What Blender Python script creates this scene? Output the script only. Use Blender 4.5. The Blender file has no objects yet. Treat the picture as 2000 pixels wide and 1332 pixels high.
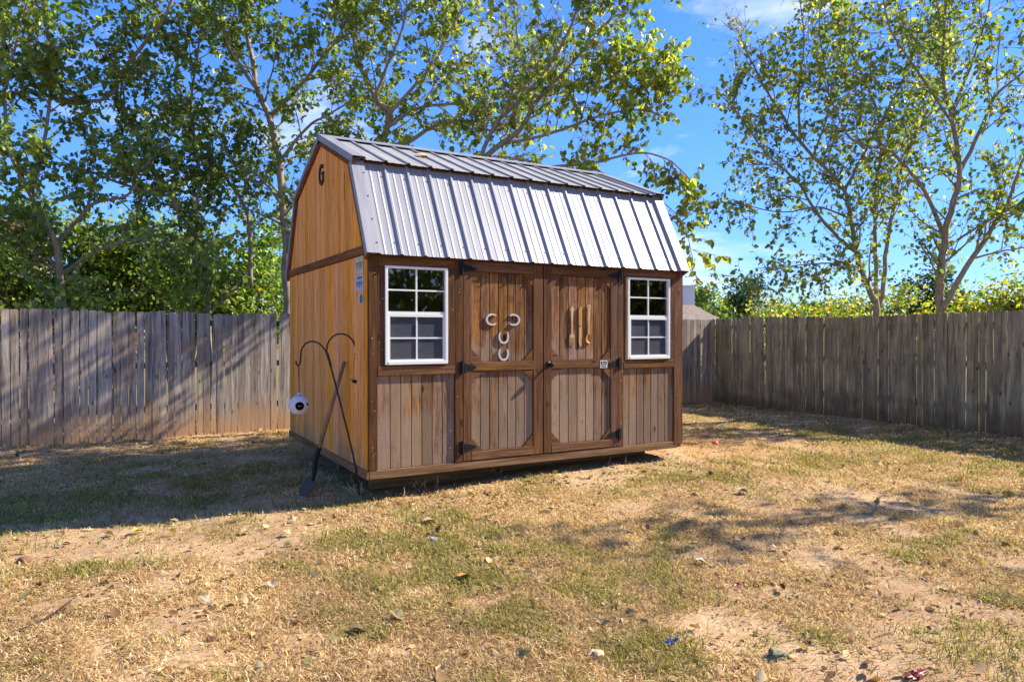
import bpy, math, random
import numpy as np
from mathutils import Vector, Matrix, noise as mnoise
random.seed(7)
RNG = np.random.default_rng(11)
SC = bpy.context.scene
COL = SC.collection
R = math.radians

# ------------------------------------------------------------------ camera, sky, sun, exposure
CAM = np.array([-2.024, -6.148, 1.472])
FPX, PITCH, YAW = 1393.8, 0.0111, 0.5163
cam = bpy.data.cameras.new('camera')
cam.sensor_width = 36.0
cam.lens = 36.0 * FPX / 2000.0
cam.clip_start = 0.05
cam.clip_end = 2500
camo = bpy.data.objects.new('camera', cam)
COL.objects.link(camo)
camo.location = CAM
camo.rotation_euler = (math.pi / 2 - PITCH, 0, -YAW)
SC.camera = camo

SUN_EL = R(38.0)
SUN_H = Vector((0.973, -0.2305, 0)).normalized()
world = bpy.data.worlds.new('World')
SC.world = world
world.use_nodes = True
wn, wl = world.node_tree.nodes, world.node_tree.links
wn.clear()
wout = wn.new('ShaderNodeOutputWorld')
bg = wn.new('ShaderNodeBackground')
bg.inputs['Strength'].default_value = 0.128
sky = wn.new('ShaderNodeTexSky')
sky.sky_type = 'NISHITA'
sky.sun_disc = False
sky.sun_elevation = SUN_EL
sky.sun_rotation = math.atan2(SUN_H.x, SUN_H.y)
sky.altitude = 2000
sky.air_density = 1.0
sky.dust_density = 0.0
sky.ozone_density = 3.0
hsv = wn.new('ShaderNodeHueSaturation')
hsv.inputs['Saturation'].default_value = 1.08
hsv.inputs['Value'].default_value = 1.0
gm = wn.new('ShaderNodeMixRGB'); gm.blend_type = 'MULTIPLY'; gm.inputs[0].default_value = 1.0
gm.inputs[2].default_value = (0.46, 0.55, 0.80, 1)
wl.new(sky.outputs[0], gm.inputs[1])
bw = wn.new('ShaderNodeRGBToBW'); wl.new(gm.outputs[0], bw.inputs[0])
m1 = wn.new('ShaderNodeMath'); m1.operation = 'MULTIPLY_ADD'; m1.inputs[1].default_value = 0.30; m1.inputs[2].default_value = 1.0; wl.new(bw.outputs[0], m1.inputs[0])
m2 = wn.new('ShaderNodeMath'); m2.operation = 'DIVIDE'; m2.inputs[0].default_value = 1.54; wl.new(m1.outputs[0], m2.inputs[1])
vm = wn.new('ShaderNodeVectorMath'); vm.operation = 'SCALE'; wl.new(gm.outputs[0], vm.inputs[0]); wl.new(m2.outputs[0], vm.inputs['Scale'])
wl.new(vm.outputs[0], hsv.inputs['Color'])
tc = wn.new('ShaderNodeTexCoord')
mp = wn.new('ShaderNodeMapping')
mp.inputs['Scale'].default_value = (1.0, 1.0, 2.6)
mp.inputs['Location'].default_value = (3.1, 1.7, 0.4)
wl.new(tc.outputs['Generated'], mp.inputs['Vector'])
cn = wn.new('ShaderNodeTexNoise')
cn.inputs['Scale'].default_value = 3.1
cn.inputs['Detail'].default_value = 8
cn.inputs['Roughness'].default_value = 0.58
cn.inputs['Distortion'].default_value = 0.35
wl.new(mp.outputs[0], cn.inputs['Vector'])
cr = wn.new('ShaderNodeMapRange')
cr.inputs['From Min'].default_value = 0.56
cr.inputs['From Max'].default_value = 0.78
cr.inputs['To Max'].default_value = 0.85
wl.new(cn.outputs[0], cr.inputs['Value'])
cmx = wn.new('ShaderNodeMixRGB')
cmx.inputs['Color2'].default_value = (4.2, 4.2, 4.4, 1)
wl.new(cr.outputs[0], cmx.inputs['Fac'])
wl.new(hsv.outputs[0], cmx.inputs['Color1'])
wl.new(cmx.outputs[0], bg.inputs['Color'])
wl.new(bg.outputs[0], wout.inputs['Surface'])

sl = bpy.data.lights.new('sun', 'SUN')
sl.energy = 3.7
sl.angle = R(0.55)
sl.color = (1.0, 0.925, 0.80)
so = bpy.data.objects.new('sun', sl)
COL.objects.link(so)
sdir = Vector((SUN_H.x * math.cos(SUN_EL), SUN_H.y * math.cos(SUN_EL), math.sin(SUN_EL)))
so.rotation_euler = sdir.to_track_quat('Z', 'Y').to_euler()
so.location = sdir * 30
so['kind'] = 'helper'

SC.view_settings.view_transform = 'Standard'
SC.view_settings.look = 'None'
SC.view_settings.gamma = 1
SC.view_settings.exposure = 1.52
SC.view_settings.use_curve_mapping = False

# ------------------------------------------------------------------ picture -> place
_fw = np.array([math.sin(YAW) * math.cos(PITCH), math.cos(YAW) * math.cos(PITCH), -math.sin(PITCH)])
_rt = np.array([math.cos(YAW), -math.sin(YAW), 0.0])
_up = np.cross(_rt, _fw)


def ray(px, py):
    return _fw + _rt * (px - 1000) / FPX - _up * (py - 666) / FPX


def at(px, py, Z):
    return CAM + ray(px, py) * Z


# ------------------------------------------------------------------ noise in numpy
_tab = RNG.random((256, 256))


def vnoise(x, y):
    xi, yi = np.floor(x).astype(int), np.floor(y).astype(int)
    fx, fy = x - xi, y - yi
    fx, fy = fx * fx * (3 - 2 * fx), fy * fy * (3 - 2 * fy)
    a = _tab[xi & 255, yi & 255]; b = _tab[(xi + 1) & 255, yi & 255]
    c = _tab[xi & 255, (yi + 1) & 255]; d = _tab[(xi + 1) & 255, (yi + 1) & 255]
    return (a * (1 - fx) + b * fx) * (1 - fy) + (c * (1 - fx) + d * fx) * fy


def fbm(x, y, n=4, off=0.0):
    x = np.asarray(x, float) + 57.3 + off; y = np.asarray(y, float) + 91.7 + off * 1.7
    s, a, t = 0.0, 0.5, 0.0
    for i in range(n):
        s = s + a * vnoise(x, y); t += a; a *= 0.5; x = x * 2.03 + 5.1; y = y * 2.03 + 1.3
    return s / t


def gz(x, y):
    x = np.asarray(x, float); y = np.asarray(y, float)
    z = -0.085 + 0.13 * np.exp(-((x - 2.5) ** 2 / 6.5 + (y - 1.0) ** 2 / 8.0))
    near = np.exp(-((x - 1) ** 2 + (y - 1) ** 2) / 260.0)
    z = z + (fbm(x * 0.7, y * 0.7, 3) - 0.5) * 0.07 * near
    z = z + (fbm(x * 3.1, y * 3.1, 3, 9) - 0.5) * 0.045 * near
    return z


def ground_at(px, py):
    d = ray(px, py); z = 0.0
    for i in range(6):
        t = (z - CAM[2]) / d[2]; p = CAM + d * t; z = float(gz(p[0], p[1]))
    return np.array([p[0], p[1], z])


def cover(x, y):
    """0 bare dirt .. 1 full grass"""
    c = fbm(x * 0.55, y * 0.55, 4, 3)
    f = fbm(x * 2.6, y * 2.6, 3, 21)
    v = (c - 0.5) * 2.3 + (f - 0.5) * 2.2 + 0.62
    for (px, py, r, s) in BARE:
        v = v - s * np.exp(-(((x - px) ** 2 + (y - py) ** 2) / (r * r)))
    return np.clip(v, 0.0, 1.0)


def greenness(x, y):
    g = fbm(x * 0.8, y * 0.8, 3, 41)
    f = fbm(x * 3.4, y * 3.4, 3, 77)
    v = (g - 0.5) * 2.2 + (f - 0.5) * 2.6 - 0.12
    for (px, py, r, s) in GREEN:
        v = v + s * np.exp(-(((x - px) ** 2 + (y - py) ** 2) / (r * r)))
    return np.clip(v, 0.0, 1.0)


BARE = []
GREEN = []
for (px, py, r, s) in [(1880, 1270, 0.75, 1.3), (1380, 1085, 0.42, 1.0), (1420, 1230, 0.32, 0.9), (300, 1040, 0.9, 0.9), (120, 1035, 0.6, 0.8),
                       (610, 1250, 0.22, 0.8), (240, 1070, 0.3, 0.8), (1150, 935, 0.35, 0.9), (1750, 985, 0.5, 0.6), (100, 880, 1.2, 0.9), (560, 1050, 0.5, 0.6),
                       (400, 900, 0.9, 0.4), (650, 900, 0.8, 0.9), (1650, 1130, 0.6, 0.5), (1900, 1075, 0.5, 0.6), (320, 1215, 0.3, 0.4), (820, 1300, 0.3, 0.5), (1000, 905, 0.9, 0.7)]:
    p = ground_at(px, py); BARE.append((p[0], p[1], r, s))
for (px, py, r, s) in [(820, 1070, 0.25, 0.9), (960, 1060, 0.45, 0.7), (1250, 1050, 0.4, 0.5), (470, 930, 1.0, 0.7), (120, 990, 0.9, 0.7), (1500, 835, 1.8, 0.6),
                       (1800, 860, 1.5, 0.5), (1700, 1000, 0.5, 0.5), (730, 1240, 0.2, 0.8), (30, 1010, 0.5, 0.5), (1560, 1235, 0.2, 0.7), (1000, 1200, 0.4, 0.4),
                       (1950, 1170, 0.3, 0.6), (380, 1150, 0.2, 0.6), (620, 1030, 0.2, 0.8), (560, 910, 0.5, 0.6), (1450, 960, 0.6, 0.4), (1310, 905, .25, .8), (90, 1290, .15, .6)]:
    p = ground_at(px, py); GREEN.append((p[0], p[1], r, s))


# ------------------------------------------------------------------ mesh helpers
def link(o):
    COL.objects.link(o); return o


class MB:
    def __init__(s):
        s.v = []; s.f = []; s.mi = []; s.m = 0

    def box(s, x0, x1, y0, y1, z0, z1):
        n = len(s.v)
        s.v += [(x0, y0, z0), (x1, y0, z0), (x1, y1, z0), (x0, y1, z0), (x0, y0, z1), (x1, y0, z1), (x1, y1, z1), (x0, y1, z1)]
        for q in ((0, 3, 2, 1), (4, 5, 6, 7), (0, 1, 5, 4), (1, 2, 6, 5), (2, 3, 7, 6), (3, 0, 4, 7)):
            s.f.append(tuple(n + i for i in q)); s.mi.append(s.m)
        return s

    def prism(s, poly, vec):
        n = len(s.v); k = len(poly); vec = Vector(vec)
        s.v += [tuple(Vector(p)) for p in poly] + [tuple(Vector(p) + vec) for p in poly]
        s.f.append(tuple(n + i for i in range(k))[::-1]); s.mi.append(s.m)
        s.f.append(tuple(n + k + i for i in range(k))); s.mi.append(s.m)
        for i in range(k):
            j = (i + 1) % k
            s.f.append((n + i, n + j, n + k + j, n + k + i)); s.mi.append(s.m)
        return s

    def tube(s, pts, rad, sides=8, cap=True):
        pts = [Vector(p) for p in pts]
        if not hasattr(rad, '__len__'): rad = [rad] * len(pts)
        n = len(s.v)
        prev = None
        for i, p in enumerate(pts):
            t = (pts[min(i + 1, len(pts) - 1)] - pts[max(i - 1, 0)])
            if t.length < 1e-9: t = Vector((0, 0, 1))
            t.normalize()
            if prev is None:
                a = t.cross(Vector((0.31, 0.2, 0.93)))
                if a.length < 0.1: a = t.cross(Vector((1, 0, 0)))
            else:
                a = prev - t * prev.dot(t)
            a.normalize(); b = t.cross(a); prev = a
            for k in range(sides):
                an = 2 * math.pi * k / sides
                s.v.append(tuple(p + (a * math.cos(an) + b * math.sin(an)) * rad[i]))
        for i in range(len(pts) - 1):
            for k in range(sides):
                k2 = (k + 1) % sides
                s.f.append((n + i * sides + k, n + i * sides + k2, n + (i + 1) * sides + k2, n + (i + 1) * sides + k)); s.mi.append(s.m)
        if cap:
            s.f.append(tuple(n + k for k in range(sides))[::-1]); s.mi.append(s.m)
            e = n + (len(pts) - 1) * sides
            s.f.append(tuple(e + k for k in range(sides))); s.mi.append(s.m)
        return s

    def lathe(s, prof, c, sides=24, squash=None):
        n = len(s.v); c = Vector(c)
        for (r, z) in prof:
            for k in range(sides):
                an = 2 * math.pi * k / sides
                s.v.append((c.x + r * math.cos(an), c.y + r * math.sin(an), c.z + z))
        for i in range(len(prof) - 1):
            for k in range(sides):
                k2 = (k + 1) % sides
                s.f.append((n + i * sides + k, n + i * sides + k2, n + (i + 1) * sides + k2, n + (i + 1) * sides + k)); s.mi.append(s.m)
        return s

    def build(s, name, mats, parent=None, smooth=False, bevel=0.0, loc=None):
        me = bpy.data.meshes.new(name)
        c = Vector(loc) if loc is not None else Vector(s.v[0]) * 0 + sum((Vector(v) for v in s.v), Vector()) / len(s.v)
        me.from_pydata([tuple(Vector(v) - c) for v in s.v], [], s.f)
        if not isinstance(mats, (list, tuple)): mats = [mats]
        for m in mats: me.materials.append(m)
        if len(mats) > 1: me.polygons.foreach_set('material_index', s.mi)
        if smooth: me.polygons.foreach_set('use_smooth', [True] * len(me.polygons))
        me.update()
        o = link(bpy.data.objects.new(name, me))
        o.location = c
        if parent is not None:
            o.parent = parent
            o.location = c - wloc(parent)
        if bevel:
            md = o.modifiers.new('edge', 'BEVEL'); md.width = bevel; md.segments = 1; md.limit_method = 'ANGLE'
        return o


def wloc(o):
    l = Vector(o.location)
    while o.parent is not None:
        o = o.parent; l = l + Vector(o.location)
    return l


def thing(name, label, cat, loc=(0, 0, 0), group=None):
    o = link(bpy.data.objects.new(name, None))
    o.empty_display_size = 0.2
    o.location = loc
    return tag(o, label, cat, group)


def tag(o, label, cat, group=None, kind=None):
    if label: o['label'] = label
    if cat: o['category'] = cat
    if group: o['group'] = group
    if kind: o['kind'] = kind
    return o


def fastmesh(name, V, polys_idx, sizes, mat, cols=None, smooth=False):
    """V (N,3); polys_idx flat loop vertex indices; sizes per polygon"""
    me = bpy.data.meshes.new(name)
    me.vertices.add(len(V)); me.vertices.foreach_set('co', np.ascontiguousarray(V, dtype=np.float32).ravel())
    me.loops.add(len(polys_idx)); me.loops.foreach_set('vertex_index', np.asarray(polys_idx, np.int32))
    st = np.concatenate([[0], np.cumsum(sizes)[:-1]]).astype(np.int32)
    me.polygons.add(len(sizes)); me.polygons.foreach_set('loop_start', st)
    me.update(calc_edges=True)
    if cols is not None:
        a = me.color_attributes.new('col', 'FLOAT_COLOR', 'POINT')
        c4 = np.ones((len(V), 4), np.float32); c4[:, :3] = cols
        a.data.foreach_set('color', c4.ravel())
    if smooth: me.polygons.foreach_set('use_smooth', np.ones(len(sizes), bool))
    me.materials.append(mat)
    me.validate()
    return me


def srgb(r, g, b):
    f = lambda c: (c / 255) / 12.92 if c / 255 <= 0.04045 else ((c / 255 + 0.055) / 1.055) ** 2.4
    return (f(r), f(g), f(b), 1.0)


# ------------------------------------------------------------------ materials
def newmat(name):
    m = bpy.data.materials.new(name); m.use_nodes = True
    nt = m.node_tree; nt.nodes.clear()
    out = nt.nodes.new('ShaderNodeOutputMaterial')
    b = nt.nodes.new('ShaderNodeBsdfPrincipled')
    nt.links.new(b.outputs[0], out.inputs['Surface'])
    return m, nt, b, out


def ramp(nt, stops):
    r = nt.nodes.new('ShaderNodeValToRGB')
    e = r.color_ramp.elements
    while len(e) < len(stops): e.new(0.5)
    for i, (p, c) in enumerate(stops):
        e[i].position = p; e[i].color = (c[0], c[1], c[2], 1)
    return r


def mixc(nt, fac, a, b, mode='MIX'):
    m = nt.nodes.new('ShaderNodeMixRGB'); m.blend_type = mode; m.use_clamp = True
    for k, v in ((0, fac), (1, a), (2, b)):
        if hasattr(v, 'links') or isinstance(v, bpy.types.NodeSocket): nt.links.new(v, m.inputs[k])
        elif isinstance(v, (int, float)): m.inputs[k].default_value = v
        else: m.inputs[k].default_value = (v[0], v[1], v[2], 1)
    return m.outputs[0]


def maprange(nt, v, a, b, c=0.0, d=1.0):
    m = nt.nodes.new('ShaderNodeMapRange'); nt.links.new(v, m.inputs[0])
    m.inputs[1].default_value = a; m.inputs[2].default_value = b; m.inputs[3].default_value = c; m.inputs[4].default_value = d
    return m.outputs[0]


def mathn(nt, op, a, b=None):
    m = nt.nodes.new('ShaderNodeMath'); m.operation = op
    for k, v in ((0, a), (1, b)):
        if v is None: continue
        if isinstance(v, bpy.types.NodeSocket): nt.links.new(v, m.inputs[k])
        else: m.inputs[k].default_value = v
    return m.outputs[0]


def noise_n(nt, vec, scale, detail=4, rough=0.55, dist=0.0):
    n = nt.nodes.new('ShaderNodeTexNoise')
    n.inputs['Scale'].default_value = scale; n.inputs['Detail'].default_value = detail
    n.inputs['Roughness'].default_value = rough; n.inputs['Distortion'].default_value = dist
    if vec is not None: nt.links.new(vec, n.inputs['Vector'])
    return n.outputs[0]


def wood(name, dark, mid, light, axis='z', weather=None, wamt=0.5, wz=None, mud=None, vary=0.35, across=42.0, knots=True, rough=0.8, cross=False, contrast=1.0, stain=None):
    """board: grain along one axis, each object shifted by its own random number"""
    m, nt, b, out = newmat(name)
    N = nt.nodes; L = nt.links
    tco = N.new('ShaderNodeTexCoord'); oi = N.new('ShaderNodeObjectInfo')
    comb = N.new('ShaderNodeCombineXYZ')
    r1 = mathn(nt, 'MULTIPLY', oi.outputs['Random'], 91.7); r2 = mathn(nt, 'MULTIPLY', oi.outputs['Random'], 53.3)
    L.new(r1, comb.inputs[0]); L.new(r2, comb.inputs[1]); L.new(r1, comb.inputs[2])
    add = N.new('ShaderNodeVectorMath'); add.operation = 'ADD'
    L.new(tco.outputs['Object'], add.inputs[0]); L.new(comb.outputs[0], add.inputs[1])
    mp = N.new('ShaderNodeMapping')
    sc = {'x': (0.06, 1, 1), 'y': (1, 0.06, 1), 'z': (1, 1, 0.06)}[axis]
    mp.inputs['Scale'].default_value = sc
    L.new(add.outputs[0], mp.inputs['Vector'])
    g1 = noise_n(nt, mp.outputs[0], across, 5, 0.65, 0.6)
    g2 = noise_n(nt, mp.outputs[0], across * 3.3, 3, 0.6, 0.2)
    g = mathn(nt, 'ADD', mathn(nt, 'MULTIPLY', g1, 0.7), mathn(nt, 'MULTIPLY', g2, 0.3))
    rp = ramp(nt, [(0.5 - 0.17 / contrast, dark), (0.5, mid), (0.5 + 0.17 / contrast, light)])
    L.new(g, rp.inputs[0])
    col = rp.outputs[0]
    if weather is not None:
        wmp = N.new('ShaderNodeMapping'); wmp.inputs['Scale'].default_value = {'x': (0.3, 1, 1), 'y': (1, 0.3, 1), 'z': (1, 1, 0.3)}[axis]
        L.new(add.outputs[0], wmp.inputs['Vector'])
        w1 = noise_n(nt, wmp.outputs[0], 5.5, 5, 0.65, 0.7)
        geo = N.new('ShaderNodeNewGeometry'); w0 = noise_n(nt, geo.outputs['Position'], 2.1, 4, 0.6, 0.3)
        w = mathn(nt, 'ADD', mathn(nt, 'MULTIPLY', w1, 0.55), mathn(nt, 'MULTIPLY', w0, 0.45))
        w = mathn(nt, 'ADD', w, mathn(nt, 'MULTIPLY', g2, 0.25))
        if wz is not None:
            sp = N.new('ShaderNodeSeparateXYZ'); L.new(geo.outputs['Position'], sp.inputs[0])
            w = mathn(nt, 'ADD', w, maprange(nt, sp.outputs[2], wz[0], wz[1], 0.13, -0.13))
        w = maprange(nt, w, 0.72 - wamt * 0.3, 0.86 - wamt * 0.3)
        wc = mixc(nt, mathn(nt, 'MULTIPLY', g, 1.0), [c * 0.62 for c in weather[:3]], [c * 1.35 for c in weather[:3]])
        col = mixc(nt, mathn(nt, 'MULTIPLY', w, 0.85), col, wc)
    if stain is not None:   # black mildew blotches, most of them high on the wall
        g9 = N.new('ShaderNodeNewGeometry'); s9 = N.new('ShaderNodeSeparateXYZ'); L.new(g9.outputs['Position'], s9.inputs[0])
        n9 = noise_n(nt, g9.outputs['Position'], 6.0, 6, 0.7, 0.6)
        a9 = mathn(nt, 'ADD', n9, maprange(nt, s9.outputs[2], stain[0], stain[1], -0.06, 0.13))
        col = mixc(nt, maprange(nt, a9, 0.54, 0.70, 0, 0.62), col, (0.035, 0.025, 0.018))
    if cross:   # saw marks across the board
        cmp_ = N.new('ShaderNodeMapping'); cmp_.inputs['Scale'].default_value = (0.25, 0.25, 1)
        L.new(add.outputs[0], cmp_.inputs['Vector'])
        cc = noise_n(nt, cmp_.outputs[0], 60, 3, 0.7)
        col = mixc(nt, maprange(nt, cc, 0.55, 0.75, 0, 0.35), col, mixc(nt, 1.0, col, (1.6, 1.5, 1.4), 'MULTIPLY'))
    if knots:
        vo = N.new('ShaderNodeTexVoronoi'); vo.inputs['Scale'].default_value = 3.6
        kmp = N.new('ShaderNodeMapping'); kmp.inputs['Scale'].default_value = {'x': (0.7, 1.6, 1.6), 'y': (1.6, 0.7, 1.6), 'z': (1.6, 1.6, 0.7)}[axis]
        L.new(add.outputs[0], kmp.inputs['Vector']); L.new(kmp.outputs[0], vo.inputs['Vector'])
        k = maprange(nt, vo.outputs['Distance'], 0.05, 0.12, 1, 0)
        col = mixc(nt, mathn(nt, 'MULTIPLY', k, 0.8), col, [c * 0.35 for c in dark[:3]])
    bv = maprange(nt, oi.outputs['Random'], 0, 1, 1 - vary * 0.5, 1 + vary * 0.5)
    bc = N.new('ShaderNodeCombineXYZ')
    for i in range(3): L.new(bv, bc.inputs[i])
    col = mixc(nt, 1.0, col, bc.outputs[0], 'MULTIPLY')
    wn2 = N.new('ShaderNodeTexWhiteNoise'); wn2.noise_dimensions = '1D'; L.new(mathn(nt, 'MULTIPLY', oi.outputs['Random'], 777.0), wn2.inputs['W'])
    hv = N.new('ShaderNodeHueSaturation'); L.new(col, hv.inputs['Color'])
    L.new(maprange(nt, wn2.outputs[0], 0, 1, 0.496, 0.504), hv.inputs['Hue']); L.new(maprange(nt, wn2.outputs[0], 0, 1, 0.92, 1.08), hv.inputs['Saturation'])
    col = hv.outputs[0]
    if mud is not None:
        g0 = N.new('ShaderNodeNewGeometry'); s0 = N.new('ShaderNodeSeparateXYZ'); L.new(g0.outputs['Position'], s0.inputs[0])
        mn = noise_n(nt, g0.outputs['Position'], 3.0, 4, 0.6)
        h = mathn(nt, 'SUBTRACT', s0.outputs[2], mathn(nt, 'MULTIPLY', maprange(nt, mn, 0.3, 0.7, -0.5, 1.0), mud[1]))
        mm = maprange(nt, h, mud[2], -0.05, 0.0, 0.7)
        col = mixc(nt, mm, col, mud[0])
    L.new(col, b.inputs['Base Color'])
    b.inputs['Roughness'].default_value = rough
    b.inputs['Specular IOR Level'].default_value = 0.2
    bp = N.new('ShaderNodeBump'); bp.inputs['Strength'].default_value = 0.35; bp.inputs['Distance'].default_value = 0.004
    L.new(g, bp.inputs['Height']); L.new(bp.outputs[0], b.inputs['Normal'])
    return m


def plain(name, c, rough=0.6, metal=0.0, var=0.15, scale=25, spec=0.4):
    m, nt, b, out = newmat(name)
    tco = nt.nodes.new('ShaderNodeTexCoord')
    n = noise_n(nt, tco.outputs['Object'], scale, 5, 0.6)
    n2 = maprange(nt, n, 0.3, 0.7, 1 - var, 1 + var)
    cc = nt.nodes.new('ShaderNodeCombineXYZ')
    for i in range(3): nt.links.new(n2, cc.inputs[i])
    nt.links.new(mixc(nt, 1.0, c, cc.outputs[0], 'MULTIPLY'), b.inputs['Base Color'])
    b.inputs['Roughness'].default_value = rough; b.inputs['Metallic'].default_value = metal
    b.inputs['Specular IOR Level'].default_value = spec
    return m


M = {}
M['siding_side'] = wood('honey stained siding', srgb(156, 90, 38), srgb(236, 156, 74), srgb(248, 192, 112), 'z', vary=0.30, across=44, weather=srgb(176, 140, 100), wamt=0.22, wz=(0.2, 0.75), knots=False, contrast=0.8)
M['siding_front'] = wood('weathered front siding', srgb(64, 40, 22), srgb(124, 82, 46), srgb(178, 126, 76), 'z', vary=0.5, across=34, weather=srgb(142, 120, 98), wamt=0.54, wz=(0.5, 1.8), stain=(1.45, 2.2), cross=True)
M['trim_v'] = wood('stained trim upright', srgb(54, 34, 20), srgb(94, 62, 38), srgb(126, 86, 54), 'z', vary=0.35, across=30)
M['trim_h'] = wood('stained trim level', srgb(62, 40, 24), srgb(104, 70, 42), srgb(144, 100, 62), 'x', vary=0.3, across=30)
M['trim_y'] = wood('stained trim on the side', srgb(66, 40, 20), srgb(112, 72, 38), srgb(146, 98, 56), 'y', vary=0.3, across=30)
M['skirt'] = wood('skirt timber', srgb(84, 60, 38), srgb(128, 96, 64), srgb(158, 124, 88), 'x', vary=0.2, across=24)
M['skirt_y'] = wood('skirt timber side', srgb(84, 60, 38), srgb(128, 96, 64), srgb(158, 124, 88), 'y', vary=0.2, across=24)
M['raw'] = wood('split raw wood', srgb(150, 104, 46), srgb(206, 160, 84), srgb(226, 186, 112), 'z', vary=0.1, knots=False)
M['fence'] = wood('grey weathered fence picket', srgb(90, 80, 68), srgb(162, 148, 130), srgb(204, 190, 168), 'z', vary=0.55, across=26, weather=srgb(156, 122, 100), wamt=0.25,
                  mud=(srgb(186, 140, 92), 0.35, 0.42), contrast=1.1)
M['fence_r'] = wood('brown grey weathered fence picket', srgb(86, 80, 56), srgb(148, 138, 104), srgb(188, 176, 138), 'z', vary=0.45, across=26, weather=srgb(108, 104, 80), wamt=0.35,
                    mud=(srgb(96, 78, 52), 0.25, 0.3), contrast=1.1)
M['rail'] = wood('fence rail', srgb(60, 50, 40), srgb(110, 98, 84), srgb(140, 128, 110), 'x', vary=0.2)
M['handle_wood'] = wood('worn handle wood', srgb(80, 64, 46), srgb(132, 110, 84), srgb(160, 138, 108), 'z', vary=0.0, knots=False)
M['carved'] = wood('carved pale wood', srgb(150, 108, 62), srgb(200, 160, 106), srgb(224, 190, 138), 'z', vary=0.1, knots=False, rough=0.6)
M['spoon_bowl'] = plain('spoon bowl wood', srgb(196, 128, 60), 0.5)
M['dark_inside'] = plain('dark interior boards', srgb(70, 52, 38), 0.9)
M['inside'] = plain('inside boards', srgb(150, 118, 84), 0.9)
M['groove'] = plain('dark stained groove', srgb(56, 34, 18), 0.95)
M['black_iron'] = plain('black iron', srgb(22, 22, 22), 0.6, 0.0, 0.3, spec=0.25)
M['rust_iron'] = plain('brown rusted iron', srgb(58, 42, 36), 0.6, 0.4, 0.3)
M['white_vinyl'] = plain('white vinyl', srgb(228, 226, 216), 0.35, 0, 0.03)
M['silver'] = plain('silver painted iron', srgb(206, 202, 198), 0.42, 0.35, 0.18, 60)
M['white_ceramic'] = plain('whitewashed gourd', srgb(210, 202, 196), 0.5, 0, 0.12, 30)
M['black'] = plain('black', srgb(12, 12, 12), 0.95, spec=0.05)
M['white_paint'] = plain('white paint', srgb(225, 222, 214), 0.6, 0, 0.05)
M['copper'] = plain('old copper', srgb(120, 70, 44), 0.45, 0.5, 0.2)
M['screw'] = plain('dark screw', srgb(70, 72, 78), 0.5, 0.6)
M['red_cloth'] = plain('red cloth', srgb(232, 60, 70), 0.8)
M['concrete'] = plain('concrete block', srgb(150, 146, 140), 0.9)
M['blade_steel'] = plain('worn shovel steel', srgb(74, 60, 50), 0.6, 0.1, 0.35)
M['sticker_tan'] = plain('faded tan sticker', srgb(196, 182, 148), 0.6, 0, 0.15)
M['sticker_blue'] = plain('faded pale blue sticker', srgb(176, 182, 190), 0.6, 0, 0.15)
M['ink_blue'] = plain('faded blue ink', srgb(78, 88, 120), 0.6)
M['ink_grey'] = plain('faded grey ink', srgb(104, 100, 98), 0.6)
M['teal'] = plain('faded teal sticker', srgb(70, 104, 120), 0.6)
M['plastic_blue'] = plain('blue plastic', srgb(40, 76, 140), 0.4)
M['plastic_red'] = plain('red plastic', srgb(122, 44, 42), 0.4)
M['plastic_pink'] = plain('pink plastic', srgb(214, 96, 116), 0.4)
M['green_cloth'] = plain('crumpled green cloth', srgb(122, 122, 90), 0.8, 0, 0.3)
M['stone_brown'] = plain('brown stone', srgb(112, 86, 62), 0.9, 0, 0.3)
M['stone_tan'] = plain('tan stone', srgb(206, 178, 132), 0.8, 0, 0.15)


def roofmat():
    m, nt, b, out = newmat('galvanised roof metal')
    N = nt.nodes; L = nt.links
    t = N.new('ShaderNodeTexCoord')
    mp = N.new('ShaderNodeMapping'); mp.inputs['Scale'].default_value = (1, 0.05, 0.05); L.new(t.outputs['Object'], mp.inputs['Vector'])
    n1 = noise_n(nt, mp.outputs[0], 26, 4, 0.6)
    n2 = noise_n(nt, t.outputs['Object'], 3.0, 5, 0.6)
    c = mixc(nt, maprange(nt, n1, 0.3, 0.7), srgb(130, 129, 132), srgb(158, 157, 158))
    c = mixc(nt, maprange(nt, n2, 0.45, 0.75, 0, 0.35), c, srgb(138, 130, 118))
    L.new(c, b.inputs['Base Color'])
    b.inputs['Metallic'].default_value = 0.15
    L.new(maprange(nt, n2, 0.3, 0.7, 0.42, 0.58), b.inputs['Roughness'])
    return m


M['roof'] = roofmat()


def upper_roofmat():  # browner, blotchier metal for the upper slopes
    m, nt, b, out = newmat('upper slope roof metal')
    N = nt.nodes; L = nt.links
    t = N.new('ShaderNodeTexCoord')
    mp = N.new('ShaderNodeMapping'); mp.inputs['Scale'].default_value = (1, 0.08, 0.08); L.new(t.outputs['Object'], mp.inputs['Vector'])
    n1 = noise_n(nt, mp.outputs[0], 22, 4, 0.6)
    n2 = noise_n(nt, t.outputs['Object'], 5.0, 6, 0.65)
    c = mixc(nt, maprange(nt, n1, 0.3, 0.7), srgb(150, 145, 136), srgb(176, 171, 162))
    c = mixc(nt, maprange(nt, n2, 0.45, 0.7, 0, 0.5), c, srgb(136, 122, 106))
    L.new(c, b.inputs['Base Color'])
    b.inputs['Metallic'].default_value = 0.1; b.inputs['Roughness'].default_value = 0.6
    return m


M['roof_upper'] = upper_roofmat()


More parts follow.
